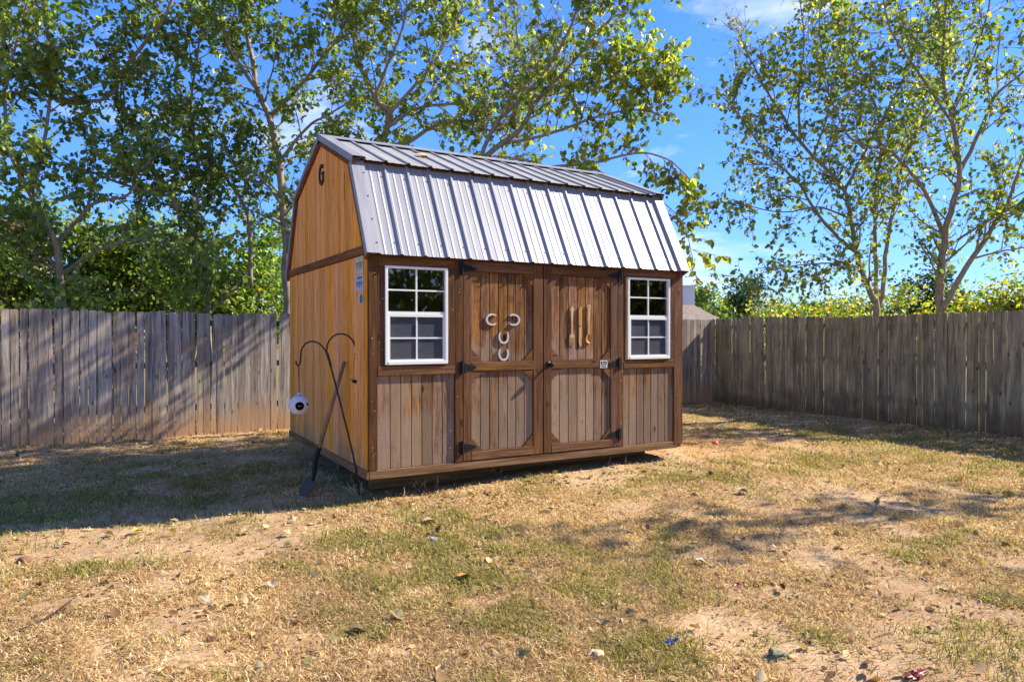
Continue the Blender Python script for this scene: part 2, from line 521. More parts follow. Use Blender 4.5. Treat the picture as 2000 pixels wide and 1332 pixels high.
def glassmat():
    m, nt, b, out = newmat('window glass')
    N = nt.nodes; L = nt.links; N.remove(b)
    tr = N.new('ShaderNodeBsdfTransparent'); tr.inputs[0].default_value = (0.72, 0.76, 0.74, 1)
    gl = N.new('ShaderNodeBsdfGlossy'); gl.inputs['Roughness'].default_value = 0.02
    fr = N.new('ShaderNodeFresnel'); fr.inputs[0].default_value = 1.9
    mx = N.new('ShaderNodeMixShader')
    L.new(fr.outputs[0], mx.inputs[0]); L.new(tr.outputs[0], mx.inputs[1]); L.new(gl.outputs[0], mx.inputs[2]); L.new(mx.outputs[0], out.inputs['Surface'])
    return m


M['glass'] = glassmat()


def screenmat():
    m, nt, b, out = newmat('insect screen mesh')
    N = nt.nodes; L = nt.links
    tr = N.new('ShaderNodeBsdfTransparent')
    b.inputs['Base Color'].default_value = srgb(86, 90, 100); b.inputs['Roughness'].default_value = 0.7
    mx = N.new('ShaderNodeMixShader'); mx.inputs[0].default_value = 0.36
    L.new(tr.outputs[0], mx.inputs[1]); L.new(b.outputs[0], mx.inputs[2]); L.new(mx.outputs[0], out.inputs['Surface'])
    return m


M['screen'] = screenmat()


def leafmat(name, trans=0.48, rough=0.42, spec=0.5):
    m, nt, b, out = newmat(name)
    N = nt.nodes; L = nt.links
    at_ = N.new('ShaderNodeAttribute'); at_.attribute_name = 'col'
    L.new(at_.outputs['Color'], b.inputs['Base Color'])
    b.inputs['Roughness'].default_value = rough; b.inputs['Specular IOR Level'].default_value = spec
    tl = N.new('ShaderNodeBsdfTranslucent')
    L.new(mixc(nt, 1.0, at_.outputs['Color'], (1.85, 1.9, 0.85), 'MULTIPLY'), tl.inputs['Color'])
    mx = N.new('ShaderNodeMixShader'); mx.inputs[0].default_value = trans
    L.new(b.outputs[0], mx.inputs[1]); L.new(tl.outputs[0], mx.inputs[2]); L.new(mx.outputs[0], out.inputs['Surface'])
    return m


M['leaf'] = leafmat('living leaf')
M['grass'] = leafmat('grass blades', 0.3, 0.7, 0.2)
M['litter'] = leafmat('dead leaf', 0.12, 0.75, 0.2)


def barkmat():
    m, nt, b, out = newmat('grey brown bark')
    N = nt.nodes; L = nt.links
    t = N.new('ShaderNodeTexCoord')
    mp = N.new('ShaderNodeMapping'); mp.inputs['Scale'].default_value = (1, 1, 0.3); L.new(t.outputs['Object'], mp.inputs['Vector'])
    n = noise_n(nt, mp.outputs[0], 22, 6, 0.7, 0.4); n2 = noise_n(nt, t.outputs['Object'], 2.5, 4)
    c = mixc(nt, maprange(nt, n, 0.3, 0.7), srgb(112, 98, 80), srgb(178, 164, 140))
    c = mixc(nt, maprange(nt, n2, 0.45, 0.65, 0, 0.5), c, srgb(146, 128, 100))
    L.new(c, b.inputs['Base Color']); b.inputs['Roughness'].default_value = 0.85; b.inputs['Specular IOR Level'].default_value = 0.2
    bp = N.new('ShaderNodeBump'); bp.inputs['Strength'].default_value = 0.5; bp.inputs['Distance'].default_value = 0.01
    L.new(n, bp.inputs['Height']); L.new(bp.outputs[0], b.inputs['Normal'])
    return m


M['bark'] = barkmat()


def groundmat():
    m, nt, b, out = newmat('sandy ground')
    N = nt.nodes; L = nt.links
    g = N.new('ShaderNodeNewGeometry'); P = g.outputs['Position']
    at_ = N.new('ShaderNodeAttribute'); at_.attribute_name = 'col'
    sep = N.new('ShaderNodeSeparateColor'); L.new(at_.outputs['Color'], sep.inputs[0])
    n1 = noise_n(nt, P, 1.3, 6, 0.6); n2 = noise_n(nt, P, 14, 6, 0.7); n3 = noise_n(nt, P, 70, 4, 0.7)
    dirt = mixc(nt, maprange(nt, n1, 0.35, 0.65), srgb(170, 136, 100), srgb(202, 172, 132))
    dirt = mixc(nt, maprange(nt, n2, 0.35, 0.7, 0, 0.55), dirt, srgb(138, 104, 72))
    dirt = mixc(nt, maprange(nt, n3, 0.5, 0.75, 0, 0.5), dirt, srgb(110, 80, 56))
    thatch = mixc(nt, maprange(nt, n2, 0.3, 0.7), srgb(158, 122, 80), srgb(198, 158, 110))
    thatch = mixc(nt, maprange(nt, n3, 0.4, 0.7, 0, 0.6), thatch, srgb(88, 74, 44))
    col = mixc(nt, sep.outputs[0], dirt, thatch)
    green = mixc(nt, maprange(nt, n3, 0.35, 0.65), srgb(76, 82, 34), srgb(112, 112, 54))
    col = mixc(nt, mathn(nt, 'MULTIPLY', sep.outputs[1], 0.7), col, green)
    L.new(col, b.inputs['Base Color']); b.inputs['Roughness'].default_value = 0.95; b.inputs['Specular IOR Level'].default_value = 0.1
    bp = N.new('ShaderNodeBump'); bp.inputs['Strength'].default_value = 0.7; bp.inputs['Distance'].default_value = 0.02
    hh = mathn(nt, 'ADD', mathn(nt, 'MULTIPLY', n2, 0.7), mathn(nt, 'MULTIPLY', n3, 0.35))
    L.new(hh, bp.inputs['Height']); L.new(bp.outputs[0], b.inputs['Normal'])
    return m


M['ground'] = groundmat()


def brickmat():
    m, nt, b, out = newmat('red brick')
    N = nt.nodes; L = nt.links
    t = N.new('ShaderNodeTexCoord')
    mp = N.new('ShaderNodeMapping'); mp.inputs['Rotation'].default_value = (math.pi / 2, 0, 0); L.new(t.outputs['Object'], mp.inputs['Vector'])
    br = N.new('ShaderNodeTexBrick'); br.inputs['Scale'].default_value = 1
    br.inputs['Brick Width'].default_value = 0.2; br.inputs['Row Height'].default_value = 0.075; br.inputs['Mortar Size'].default_value = 0.008
    br.inputs['Color1'].default_value = srgb(150, 84, 66); br.inputs['Color2'].default_value = srgb(118, 62, 50); br.inputs['Mortar'].default_value = srgb(170, 150, 132)
    L.new(mp.outputs[0], br.inputs['Vector'])
    L.new(br.outputs[0], b.inputs['Base Color']); b.inputs['Roughness'].default_value = 0.9
    return m


M['brick'] = brickmat()
M['shingle'] = plain('brown roof shingles', srgb(140, 122, 104), 0.95, 0, 0.3, 6)
M['cream_wall'] = plain('cream wall', srgb(200, 190, 168), 0.9)

# ------------------------------------------------------------------ ground
def ground():
    xs = np.concatenate([np.linspace(-900, -30, 14), np.linspace(-22, -8, 15), np.arange(-7.5, 11.5, 0.055), np.linspace(12, 30, 19), np.linspace(45, 900, 14)])
    ys = np.concatenate([np.linspace(-900, -30, 10), np.linspace(-22, -7, 10), np.arange(-6.5, 6.6, 0.055), np.linspace(7, 30, 24), np.linspace(45, 1200, 16)])
    X, Y = np.meshgrid(xs, ys, indexing='ij')
    Z = gz(X, Y)
    V = np.stack([X, Y, Z], -1).reshape(-1, 3)
    nx, ny = len(xs), len(ys)
    i, j = np.meshgrid(np.arange(nx - 1), np.arange(ny - 1), indexing='ij')
    a = (i * ny + j).ravel(); q = np.stack([a, a + ny, a + ny + 1, a + 1], 1)
    cv = cover(X, Y).ravel(); gr = greenness(X, Y).ravel()
    outside = ((X > 9.9) | (Y > 5.7)).ravel()
    cv[outside] = 1; gr[outside] = 0.9
    cols = np.stack([cv, gr * cv, np.zeros_like(cv)], 1)
    me = fastmesh('ground', V, q.ravel(), np.full(len(q), 4), M['ground'], cols, smooth=True)
    o = link(bpy.data.objects.new('ground', me)); o['kind'] = 'structure'
    o['label'] = 'sandy backyard ground with patchy dry grass'


ground()

# ------------------------------------------------------------------ fences
FY, FX = 5.66, 9.90     # back fence y, right fence x
PH = 1.86


def picket_mesh(w, h, seed):
    rr = random.Random(seed)
    t = 0.017
    c = w * rr.uniform(0.2, 0.3)
    sag = rr.uniform(-0.006, 0.006)
    top = []
    n = 5
    for k in range(n + 1):      # rounded left shoulder
        a = math.pi / 2 * k / n
        top.append((-w / 2 + c * (1 - math.cos(a)), h - c * 0.8 + c * 0.8 * math.sin(a)))
    for k in range(n + 1):
        a = math.pi / 2 * (1 - k / n)
        top.append((w / 2 - c * (1 - math.cos(a)), h - c * 0.8 + c * 0.8 * math.sin(a)))
    poly = [(w / 2, 0.0), (w / 2 + sag, h * 0.5)] + top[::-1] + [(-w / 2 + sag, h * 0.5), (-w / 2, 0.0)]
    b = MB()
    b.prism([(x, -t / 2, z) for x, z in poly][::-1], (0, t, 0))
    me = bpy.data.meshes.new('picket')
    me.from_pydata(b.v, [], b.f)
    return me


pickets = {}
for s in range(14):
    pickets[s] = picket_mesh(random.uniform(0.091, 0.0975), PH, s)
    pickets[s].materials.append(M['fence'])
pickets_r = {}
for s in range(14):
    pickets_r[s] = picket_mesh(random.uniform(0.093, 0.099), PH, s + 40)
    pickets_r[s].materials.append(M['fence_r'])


def fence(name, label, p0, p1, meshes, rz, rail_mat, back):
    t = thing(name, label, 'fence', (p0[0], p0[1], 0))
    d = Vector((p1[0] - p0[0], p1[1] - p0[1], 0)); Lg = d.length; d.normalize()
    s = 0.07
    while s < Lg:
        me = meshes[random.randrange(14)]
        o = link(bpy.data.objects.new('picket', me)); o.parent = t
        x, y = p0[0] + d.x * s, p0[1] + d.y * s
        zz = float(gz(x, y)) - 0.03
        slot = 0.0995
        topz = 1.79 + 0.018 * math.sin(s * 1.3) - (0.03 if random.random() < 0.05 else 0) + random.gauss(0, 0.008)
        off = random.uniform(-0.004, 0.004)
        o.location = (d.x * s - d.y * off, d.y * s + d.x * off, zz)
        o.scale = (1, 1, (topz - zz) / PH)
        o.rotation_euler = (0, random.gauss(0, 0.0045) * (3 if random.random() < 0.08 else 1), rz + random.gauss(0, 0.03))
        s += slot + random.uniform(-0.003, 0.004)
    n = Vector(back)
    for z in (0.3, 0.95, 1.58):
        a = Vector(p0).to_3d() + n * 0.03; b_ = Vector(p1).to_3d() + n * 0.03
        mb = MB()
        w = n * 0.038
        A = a + Vector((0, 0, z)); B = b_ + Vector((0, 0, z))
        mb.prism([A, A + w, A + w + Vector((0, 0, 0.085)), A + Vector((0, 0, 0.085))], B - A)
        mb.build('rail', rail_mat, t)
    k = 0.4
    while k < Lg:
        q = Vector((p0[0], p0[1], 0)) + d * k + n * 0.115
        MB().box(q.x - 0.045, q.x + 0.045, q.y - 0.045, q.y + 0.045, -0.2, 1.70).build('post', rail_mat, t)
        k += 2.4
    return t


fence('board_fence', 'grey weathered board fence with round topped pickets running behind the shed', (-9.0, FY), (FX + 0.06, FY), pickets, 0, M['rail'], (0, 1, 0))
fence('board_fence', 'brown grey board fence running from the far corner along the right of the yard', (FX, FY + 0.03), (FX, -7.2), pickets_r, math.pi / 2, M['rail'], (1, 0, 0))

# ------------------------------------------------------------------ shed
Lx, Dy, Z0 = 3.678, 3.084, 0.17
EY, EZ = -0.079, 2.0 + Z0
BY, BZ = 0.4025, 2.9045 + Z0
PY, PZ = Dy / 2, 3.362 + Z0
OG = 0.04
shed = thing('garden_shed', 'brown wooden barn shaped garden shed with a ribbed metal gambrel roof', 'shed', (Lx / 2, Dy / 2, 0))


def roof_z(y, t=0.0):
    y = min(y, Dy - y)
    if y < BY: return EZ + (BZ - EZ) * (y - EY) / (BY - EY) - t
    return BZ + (PZ - BZ) * (y - BY) / (PY - BY) - t


def zs(z): return z + Z0


def gab(y, t=0.045):
    y = min(y, Dy - y)
    za = EZ + (BZ - EZ) * (y - EY) / (BY - EY) - t * 2.2
    zb = BZ + (PZ - BZ) * (y - BY) / (PY - BY) - t * 1.1
    return min(za, zb)


# floor, skids, blocks
MB().box(0.02, Lx - 0.02, 0.02, Dy - 0.02, zs(0.06), zs(0.09)).build('floor', M['dark_inside'], shed)
for yy in (0.42, 1.50, 2.50):
    MB().box(0.16, Lx - 0.16, yy, yy + 0.09, zs(-0.19), zs(-0.001)).build('skid', M['skirt'], shed)
for (xx, yy) in ((0.30, 1.48),):
    MB().box(xx + 0.2, xx + 0.39, yy - 0.04, yy + 0.15, -0.08, -0.021).build('support_block', M['concrete'], shed, bevel=0.006)

# skirt boards
MB().box(-0.005, 3.62, -0.030, 0.012, zs(0.0), zs(0.077)).build('skirt_board', M['skirt'], shed, bevel=0.004)
MB().box(-0.030, -0.006, -0.028, Dy, zs(0.0), zs(0.073)).build('skirt_board', M['skirt_y'], shed, bevel=0.004)
MB().box(Lx - 0.01, Lx + 0.015, 0.0, Dy, zs(0.0), zs(0.077)).build('skirt_board', M['skirt_y'], shed)
MB().box(0, Lx, Dy - 0.01, Dy + 0.02, zs(0.0), zs(0.077)).build('skirt_board', M['skirt'], shed)


def plank(x0, x1, y0, y1, z0, z1, mat, parent, name='plank'):
    return MB().box(x0, x1, y0, y1, z0, z1).build(name, mat, parent, bevel=0.0025)


def wall_back(name, boxes):
    b = MB()
    for q in boxes: b.box(*q)
    return b.build(name, M['dark_inside'], shed)


# front wall backing with window openings
WL = (0.140, 0.753); WR = (2.886, 3.487); WZ = (zs(1.016), zs(1.906))
fw_ = wall_back('front_wall', [(0.0, WL[0], 0.0, 0.02, zs(0.08), zs(2.09)), (WL[1], WR[0], 0.0, 0.02, zs(0.08), zs(2.09)), (WR[1], Lx, 0.0, 0.02, zs(0.08), zs(2.09)),
                               (WL[0], WL[1], 0.0, 0.02, zs(0.08), WZ[0]), (WR[0], WR[1], 0.0, 0.02, zs(0.08), WZ[0]),
                               (WL[0], WL[1], 0.0, 0.02, WZ[1], zs(2.09)), (WR[0], WR[1], 0.0, 0.02, WZ[1], zs(2.09))])


def boards_front(xs, z0, z1, parent):
    for a, b_ in zip(xs[:-1], xs[1:]):
        plank(a + 0.0035, b_ - 0.0035, -0.013, -0.001, z0, z1, M['siding_front'], parent)


boards_front([0.070, 0.194, 0.296, 0.398, 0.500, 0.603, 0.705, 0.832], zs(0.079), zs(0.918), fw_)
boards_front([2.835, 2.925, 3.028, 3.131, 3.234, 3.337, 3.440, 3.557], zs(0.079), zs(0.918), fw_)


# left gable side
side = MB()
poly = [(0.0, 0.0, zs(0.08)), (0.0, Dy, zs(0.08)), (0.0, Dy, gab(Dy, 0.05)), (0.0, Dy - BY, gab(BY, 0.05)), (0.0, PY, gab(PY, 0.05)), (0.0, BY, gab(BY, 0.05)), (0.0, 0.0, gab(0.0, 0.05))]
side.prism(poly, (0.02, 0, 0))
sw = side.build('left_wall', M['groove'], shed)
w = Dy / 30
for k in range(30):
    y0, y1 = k * w, (k + 1) * w
    plank(-0.014, -0.001, y0 + 0.0055, y1 - 0.0055, zs(0.074), zs(2.004), M['siding_side'], sw)
    a, b_ = y0 + 0.0055, y1 - 0.0055
    cuts = [a] + [q for q in (BY, PY, Dy - BY) if a < q < b_] + [b_]
    pl = [(-0.001, a, zs(2.086)), (-0.001, b_, zs(2.086))] + [(-0.001, q, max(gab(q, 0.03), zs(2.09))) for q in cuts[::-1]]
    MB().prism(pl, (-0.012, 0, 0)).build('plank', M['siding_side'], sw, bevel=0.0025)
# slatted vent slit in the gable
MB().box(-0.0145, -0.0135, 0.684, 0.697, zs(2.60), zs(2.86)).build('vent_slit', M['black'], sw)
MB().box(-0.034, -0.0135, -0.028, Dy + 0.01, zs(2.006), zs(2.084)).build('band_board', M['trim_y'], shed, bevel=0.003)
# right wall and rear wall
rb = MB(); rb.prism([(Lx - 0.02, y, z) for (_, y, z) in poly], (0.02, 0, 0)); rw = rb.build('right_wall', M['siding_side'], shed)
MB().box(0.02, Lx - 0.02, Dy - 0.02, Dy, zs(0.08), zs(2.05)).build('rear_wall', M['inside'], shed)

# upright trim on the front
T0, T1 = -0.033, -0.0135


def tv(x0, x1, z0, z1, name='trim_board', y0=T0, y1=-0.001, par=shed, mat=None):
    return plank(x0, x1, y0, y1, z0, z1, mat or M['trim_v'], par, name)


def thh(x0, x1, z0, z1, name='trim_board', y0=T0, y1=-0.001, par=shed):
    return plank(x0, x1, y0, y1, z0, z1, M['trim_h'], par, name)


tv(-0.010, 0.070, zs(0.079), zs(2.02), 'corner_board')
tv(3.559, Lx + 0.008, zs(0.04), zs(2.02), 'corner_board')
tv(0.0725, 0.139, zs(1.008), zs(1.904)); tv(0.755, 0.830, zs(1.008), zs(1.904))
tv(0.832, 0.915, zs(0.079), zs(2.0)); tv(2.760, 2.835, zs(0.079), zs(2.0))
tv(2.838, 2.862, zs(1.008), zs(1.904)); tv(3.489, 3.557, zs(1.008), zs(1.904))
MB().prism([(2.863, -0.026, zs(1.01)), (2.884, -0.026, zs(1.01)), (2.884, -0.026, zs(1.90)), (2.872, -0.026, zs(1.90)), (2.866, -0.026, zs(1.75)), (2.873, -0.026, zs(1.45)), (2.866, -0.026, zs(1.2))], (0, 0.024, 0)).build('split_casing', M['raw'], shed)
thh(0.0725, 0.830, zs(1.907), zs(2.062), 'header_board'); thh(2.838, 3.557, zs(1.907), zs(2.062), 'header_board')
thh(0.0725, 0.830, zs(0.919), zs(1.006), 'sill_board', -0.036); thh(2.838, 3.557, zs(0.919), zs(1.006), 'sill_board', -0.036)
thh(0.917, 2.758, zs(1.988), zs(2.062), 'header_board', -0.022)
plank(1.8075, 1.8165, -0.008, -0.001, zs(0.08), zs(1.985), M['dark_inside'], shed, 'door_gap')


# nail heads and pale chips on the trim
nb_ = MB(); r9 = random.Random(3)
for k in range(70):
    xx = r9.choice([0.03, 0.105, 0.79, 0.873, 2.797, 3.523, 3.61]) + r9.uniform(-0.02, 0.02); z9 = zs(r9.uniform(0.15, 1.85))
    nb_.tube([(xx, -0.0325, z9), (xx, -0.0342, z9)], r9.uniform(0.003, 0.006), 6)
for k in range(40):
    xx = r9.uniform(0.1, 3.5); z9 = zs(r9.choice([0.93, 0.99, 0.10, 0.15])); 
    if 0.84 < xx < 2.83: continue
    nb_.tube([(xx, -0.035, z9), (xx, -0.0375, z9)], r9.uniform(0.003, 0.005), 6)
nb_.build('nail_heads', M['carved'], shed)['kind'] = 'stuff'


# ----- doors
def gusset(x, z, sx, sz, leg, par):
    b = MB(); yb = -0.030
    b.prism([(x, yb, z), (x + sx * leg, yb, z), (x, yb, z + sz * leg)], (0, 0.018, 0))
    b.build('corner_brace', M['trim_h'], par)


def strap_hinge(x, z, sx, par, name='hinge'):
    b = MB(); y = -0.037
    b.box(min(x - sx * 0.035, x), max(x - sx * 0.035, x), y - 0.004, y + 0.002, z - 0.062, z + 0.062)
    b.tube([(x, y - 0.006, z - 0.062), (x, y - 0.006, z + 0.062)], 0.009, 8)
    pl = [(x, y - 0.004, z - 0.042), (x + sx * 0.135, y - 0.004, z - 0.013), (x + sx * 0.15, y - 0.004, z), (x + sx * 0.135, y - 0.004, z + 0.013), (x, y - 0.004, z + 0.042)]
    b.prism(pl, (0, 0.006, 0))
    for q in (0.03, 0.075, 0.12):
        b.tube([(x + sx * q, y - 0.007, z), (x + sx * q, y - 0.003, z)], 0.006, 6)
    return b.build(name, M['black_iron'], par)


def door(x0, x1, s0, s1, grooves, hinge_x, hs):
    b = MB(); b.box(x0, x1, -0.006, -0.001, zs(0.085), zs(1.984))
    d = b.build('door', M['dark_inside'], shed)
    for a, c in zip(grooves[:-1], grooves[1:]):
        for (za, zb) in ((zs(0.168), zs(0.937)), (zs(1.026), zs(1.888))):
            plank(a + 0.0035, c - 0.0035, -0.015, -0.0065, za, zb, M['siding_front'], d)
    tv(x0 + 0.001, s0, zs(0.085), zs(1.985), 'stile', -0.034, -0.0065, d); tv(s1, x1 - 0.001, zs(0.085), zs(1.985), 'stile', -0.034, -0.0065, d)
    for (za, zb) in ((0.087, 0.166), (0.939, 1.024), (1.890, 1.985)):
        thh(s0 + 0.001, s1 - 0.001, zs(za), zs(zb), 'rail', -0.036, -0.0065, d)
    leg = 0.125
    for (za, zb) in ((0.167, 0.938), (1.025, 1.889)):
        for (x, sx) in ((s0 + 0.001, 1), (s1 - 0.001, -1)):
            gusset(x, zs(za), sx, 1, leg, d); gusset(x, zs(zb), sx, -1, leg, d)
    for z in (0.215, 0.975, 1.915): strap_hinge(hinge_x, zs(z), hs, d)
    return d


dl = door(0.918, 1.807, 1.005, 1.697, [1.006, 1.105, 1.205, 1.305, 1.405, 1.500, 1.598, 1.696], 0.905, 1)
dr = door(1.817, 2.757, 1.911, 2.665, [1.912, 2.018, 2.128, 2.238, 2.345, 2.450, 2.555, 2.635, 2.664], 2.768, -1)
kb = MB()
kb.tube([(1.874, -0.034, zs(0.985)), (1.874, -0.040, zs(0.985))], 0.034, 20)
kb.tube([(1.874, -0.040, zs(0.985)), (1.874, -0.066, zs(0.985))], 0.012, 12)
for i in range(6):
    a0, a1 = math.pi * i / 6, math.pi * (i + 1) / 6
    kb.tube([(1.874, -0.066 - 0.03 + 0.026 * math.cos(a0) + 0.004, zs(0.985)), (1.874, -0.066 - 0.03 + 0.026 * math.cos(a1) + 0.004, zs(0.985))], [max(0.026 * math.sin(a0), 0.002), max(0.026 * math.sin(a1), 0.002)], 16, False)
kb.build('door_knob', M['black_iron'], dr, smooth=True)


# ----- windows
def window(x0, x1):
    z0, z1 = WZ; fr = 0.026; y0, y1 = -0.046, 0.01
    xm = (x0 + x1) / 2; zm = zs(1.477)
    b = MB()
    b.box(x0, x0 + fr, y0, y1, z0, z1); b.box(x1 - fr, x1, y0, y1, z0, z1)
    b.box(x0 + fr, x1 - fr, y0, y1, z1 - fr * 0.8, z1); b.box(x0 + fr, x1 - fr, y0 - 0.004, y1, z0, z0 + fr * 1.2)
    win = b.build('window', M['white_vinyl'], shed, bevel=0.002)
    a, c = x0 + fr, x1 - fr
    u = MB(); u.box(a, c, -0.034, -0.002, zm - 0.004, zm + 0.020)
    u.build('upper_sash', M['white_vinyl'], win)
    l = MB(); s = 0.020
    l.box(a, a + s, -0.040, -0.006, z0 + fr * 1.2, zm - 0.005); l.box(c - s, c, -0.040, -0.006, z0 + fr * 1.2, zm - 0.005)
    l.box(a + s, c - s, -0.040, -0.006, zm - 0.028, zm - 0.005); l.box(a + s, c - s, -0.040, -0.006, z0 + fr * 1.2, z0 + fr * 1.2 + 0.016)
    l.build('lower_sash', M['white_vinyl'], win)
    zu0, zu1 = zm + 0.020, z1 - fr * 0.8; zmu = (zu0 + zu1) / 2
    zl0, zl1 = z0 + fr * 1.2 + 0.016, zm - 0.028; zml = (zl0 + zl1) / 2
    h = 0.007
    MB().box(xm - h, xm + h, -0.026, -0.0135, zu0, zu1).build('muntin', M['white_vinyl'], win)
    MB().box(a, xm - h, -0.026, -0.0135, zmu - h, zmu + h).build('muntin', M['white_vinyl'], win)
    MB().box(xm + h, c, -0.026, -0.0135, zmu - h, zmu + h).build('muntin', M['white_vinyl'], win)
    MB().box(xm - h, xm + h, -0.030, -0.0205, zl0, zl1).build('muntin', M['white_vinyl'], win)
    MB().box(a + s, xm - h, -0.030, -0.0205, zml - h, zml + h).build('muntin', M['white_vinyl'], win)
    MB().box(xm + h, c - s, -0.030, -0.0205, zml - h, zml + h).build('muntin', M['white_vinyl'], win)
    for (p, q, r_, t_) in ((a, xm - h, zmu + h, zu1), (xm + h, c, zmu + h, zu1), (a, xm - h, zu0, zmu - h), (xm + h, c, zu0, zmu - h)):
        MB().box(p, q, -0.012, -0.009, r_, t_).build('pane', M['glass'], win)
    for (p, q, r_, t_) in ((a + s, xm - h, zml + h, zl1), (xm + h, c - s, zml + h, zl1), (a + s, xm - h, zl0, zml - h), (xm + h, c - s, zl0, zml - h)):
        MB().box(p, q, -0.019, -0.016, r_, t_).build('pane', M['glass'], win)
    MB().box(a + s, c - s, -0.0202, -0.0194, zl0, zl1).build('insect_screen', M['screen'], win)


window(*WL)
window(*WR)

# ----- roof
roof = MB().box(0.02, Lx - 0.02, PY - 0.02, PY + 0.02, PZ - 0.13, PZ - 0.045).build('roof', M['dark_inside'], shed)
for (P_, Q_) in (((-0.055, None), (BY, BZ)), ((BY, BZ), (PY, PZ)), ((Dy + 0.055, None), (Dy - BY, BZ)), ((Dy - BY, BZ), (PY, PZ))):
    z1_ = P_[1] if P_[1] is not None else roof_z(-0.055 if P_[0] < 0 else Dy + 0.055)
    A_, B_ = Vector((0.012, P_[0], z1_)), Vector((0.012, Q_[0], Q_[1])); off_ = -0.012 if P_[1] is None else 0.036
    b = MB(); up_ = Vector((0, 0, off_))
    lo_ = Vector((0, 0, -0.02 if P_[1] is None else -0.05))
    b.prism([A_ + up_, A_ + up_ + lo_, B_ + up_ + lo_, B_ + up_], (Lx - 0.024, 0, 0)); b.build('roof_deck', M['dark_inside'], roof)
RIB = [0.284 + 0.2286 * k for k in range(-1, 15)]


def profile(x0, x1):
    """ribbed section between x0 and x1: list (x, height)"""
    pts = [(x0, 0.0)]
    for r in RIB:
        for (dx, h) in ((-0.024, 0), (-0.009, 0.018), (0.009, 0.018), (0.024, 0)):
            if x0 + 0.001 < r + dx < x1 - 0.001: pts.append((r + dx, h))
        for m_ in (0.075, 0.152):
            for (dx, h) in ((-0.012, 0), (-0.004, 0.0026), (0.004, 0.0026), (0.012, 0)):
                if x0 + 0.001 < r + m_ + dx < x1 - 0.001: pts.append((r + m_ + dx, h))
    pts.append((x1, 0.0))
    return sorted(pts)


def sheet(x0, x1, A, B, mat, name='roof_sheet'):
    """A,B = (y,z) lower and upper ends"""
    A, B = Vector((0, A[0], A[1])), Vector((0, B[0], B[1]))
    t = (B - A).normalized(); n = Vector((1, 0, 0)).cross(t)
    if n.z < 0: n = -n
    pr = profile(x0, x1)
    b = MB(); th = 0.0015
    top = []; 
    for (x, h) in pr: b.v.append(tuple(A + Vector((x, 0, 0)) + n * h))
    for (x, h) in pr: b.v.append(tuple(B + Vector((x, 0, 0)) + n * h))
    for (x, h) in pr: b.v.append(tuple(A + Vector((x, 0, 0)) + n * (h - th)))
    for (x, h) in pr: b.v.append(tuple(B + Vector((x, 0, 0)) + n * (h - th)))
    k = len(pr)
    for i in range(k - 1):
        b.f.append((i, i + 1, k + i + 1, k + i)); b.mi.append(0)
        b.f.append((2 * k + i + 1, 2 * k + i, 3 * k + i, 3 * k + i + 1)); b.mi.append(0)
        b.f.append((i + 1, i, 2 * k + i, 2 * k + i + 1)); b.mi.append(0)
        b.f.append((k + i, k + i + 1, 3 * k + i + 1, 3 * k + i)); b.mi.append(0)
    return b.build(name, mat, roof)


ov = 0.075
ut = Vector((0, PY - BY, PZ - BZ)).normalized()
U0 = (BY - ut.y * ov, BZ - ut.z * ov + 0.042)
U1 = (PY, PZ + 0.042)
edges = [-OG, 0.455, 1.370, 2.284, 3.198, Lx + OG]
for a, c in zip(edges[:-1], edges[1:]):
    sheet(a, c, (EY, EZ), (BY, BZ), M['roof'])
    sheet(a, c, U0, U1, M['roof_upper'])
    sheet(a, c, (Dy - EY, EZ), (Dy - BY, BZ), M['roof'])
    sheet(a, c, (Dy - U0[0], U0[1]), (Dy - U1[0], U1[1]), M['roof_upper'])
# ridge cap
rc = MB()
for sgn in (-1, 1):
    w_ = 0.15
    y1 = PY + sgn * w_
    zt = U1[1] + 0.030
    z1 = zt - w_ * (PZ - BZ) / (PY - BY)
    rc.prism([(-OG - 0.006, PY, zt), (-OG - 0.006, y1, z1), (-OG - 0.006, y1, z1 - 0.007), (-OG - 0.006, PY, zt - 0.007)], (Lx + 2 * OG + 0.012, 0, 0))
rc.build('ridge_cap', M['roof'], roof)
fc = MB(); fc.box(-OG + 0.01, Lx, PY - 0.10, PY + 0.10, U1[1] - 0.05, U1[1] - 0.012)
fc.build('foam_closure', M['black'], roof)
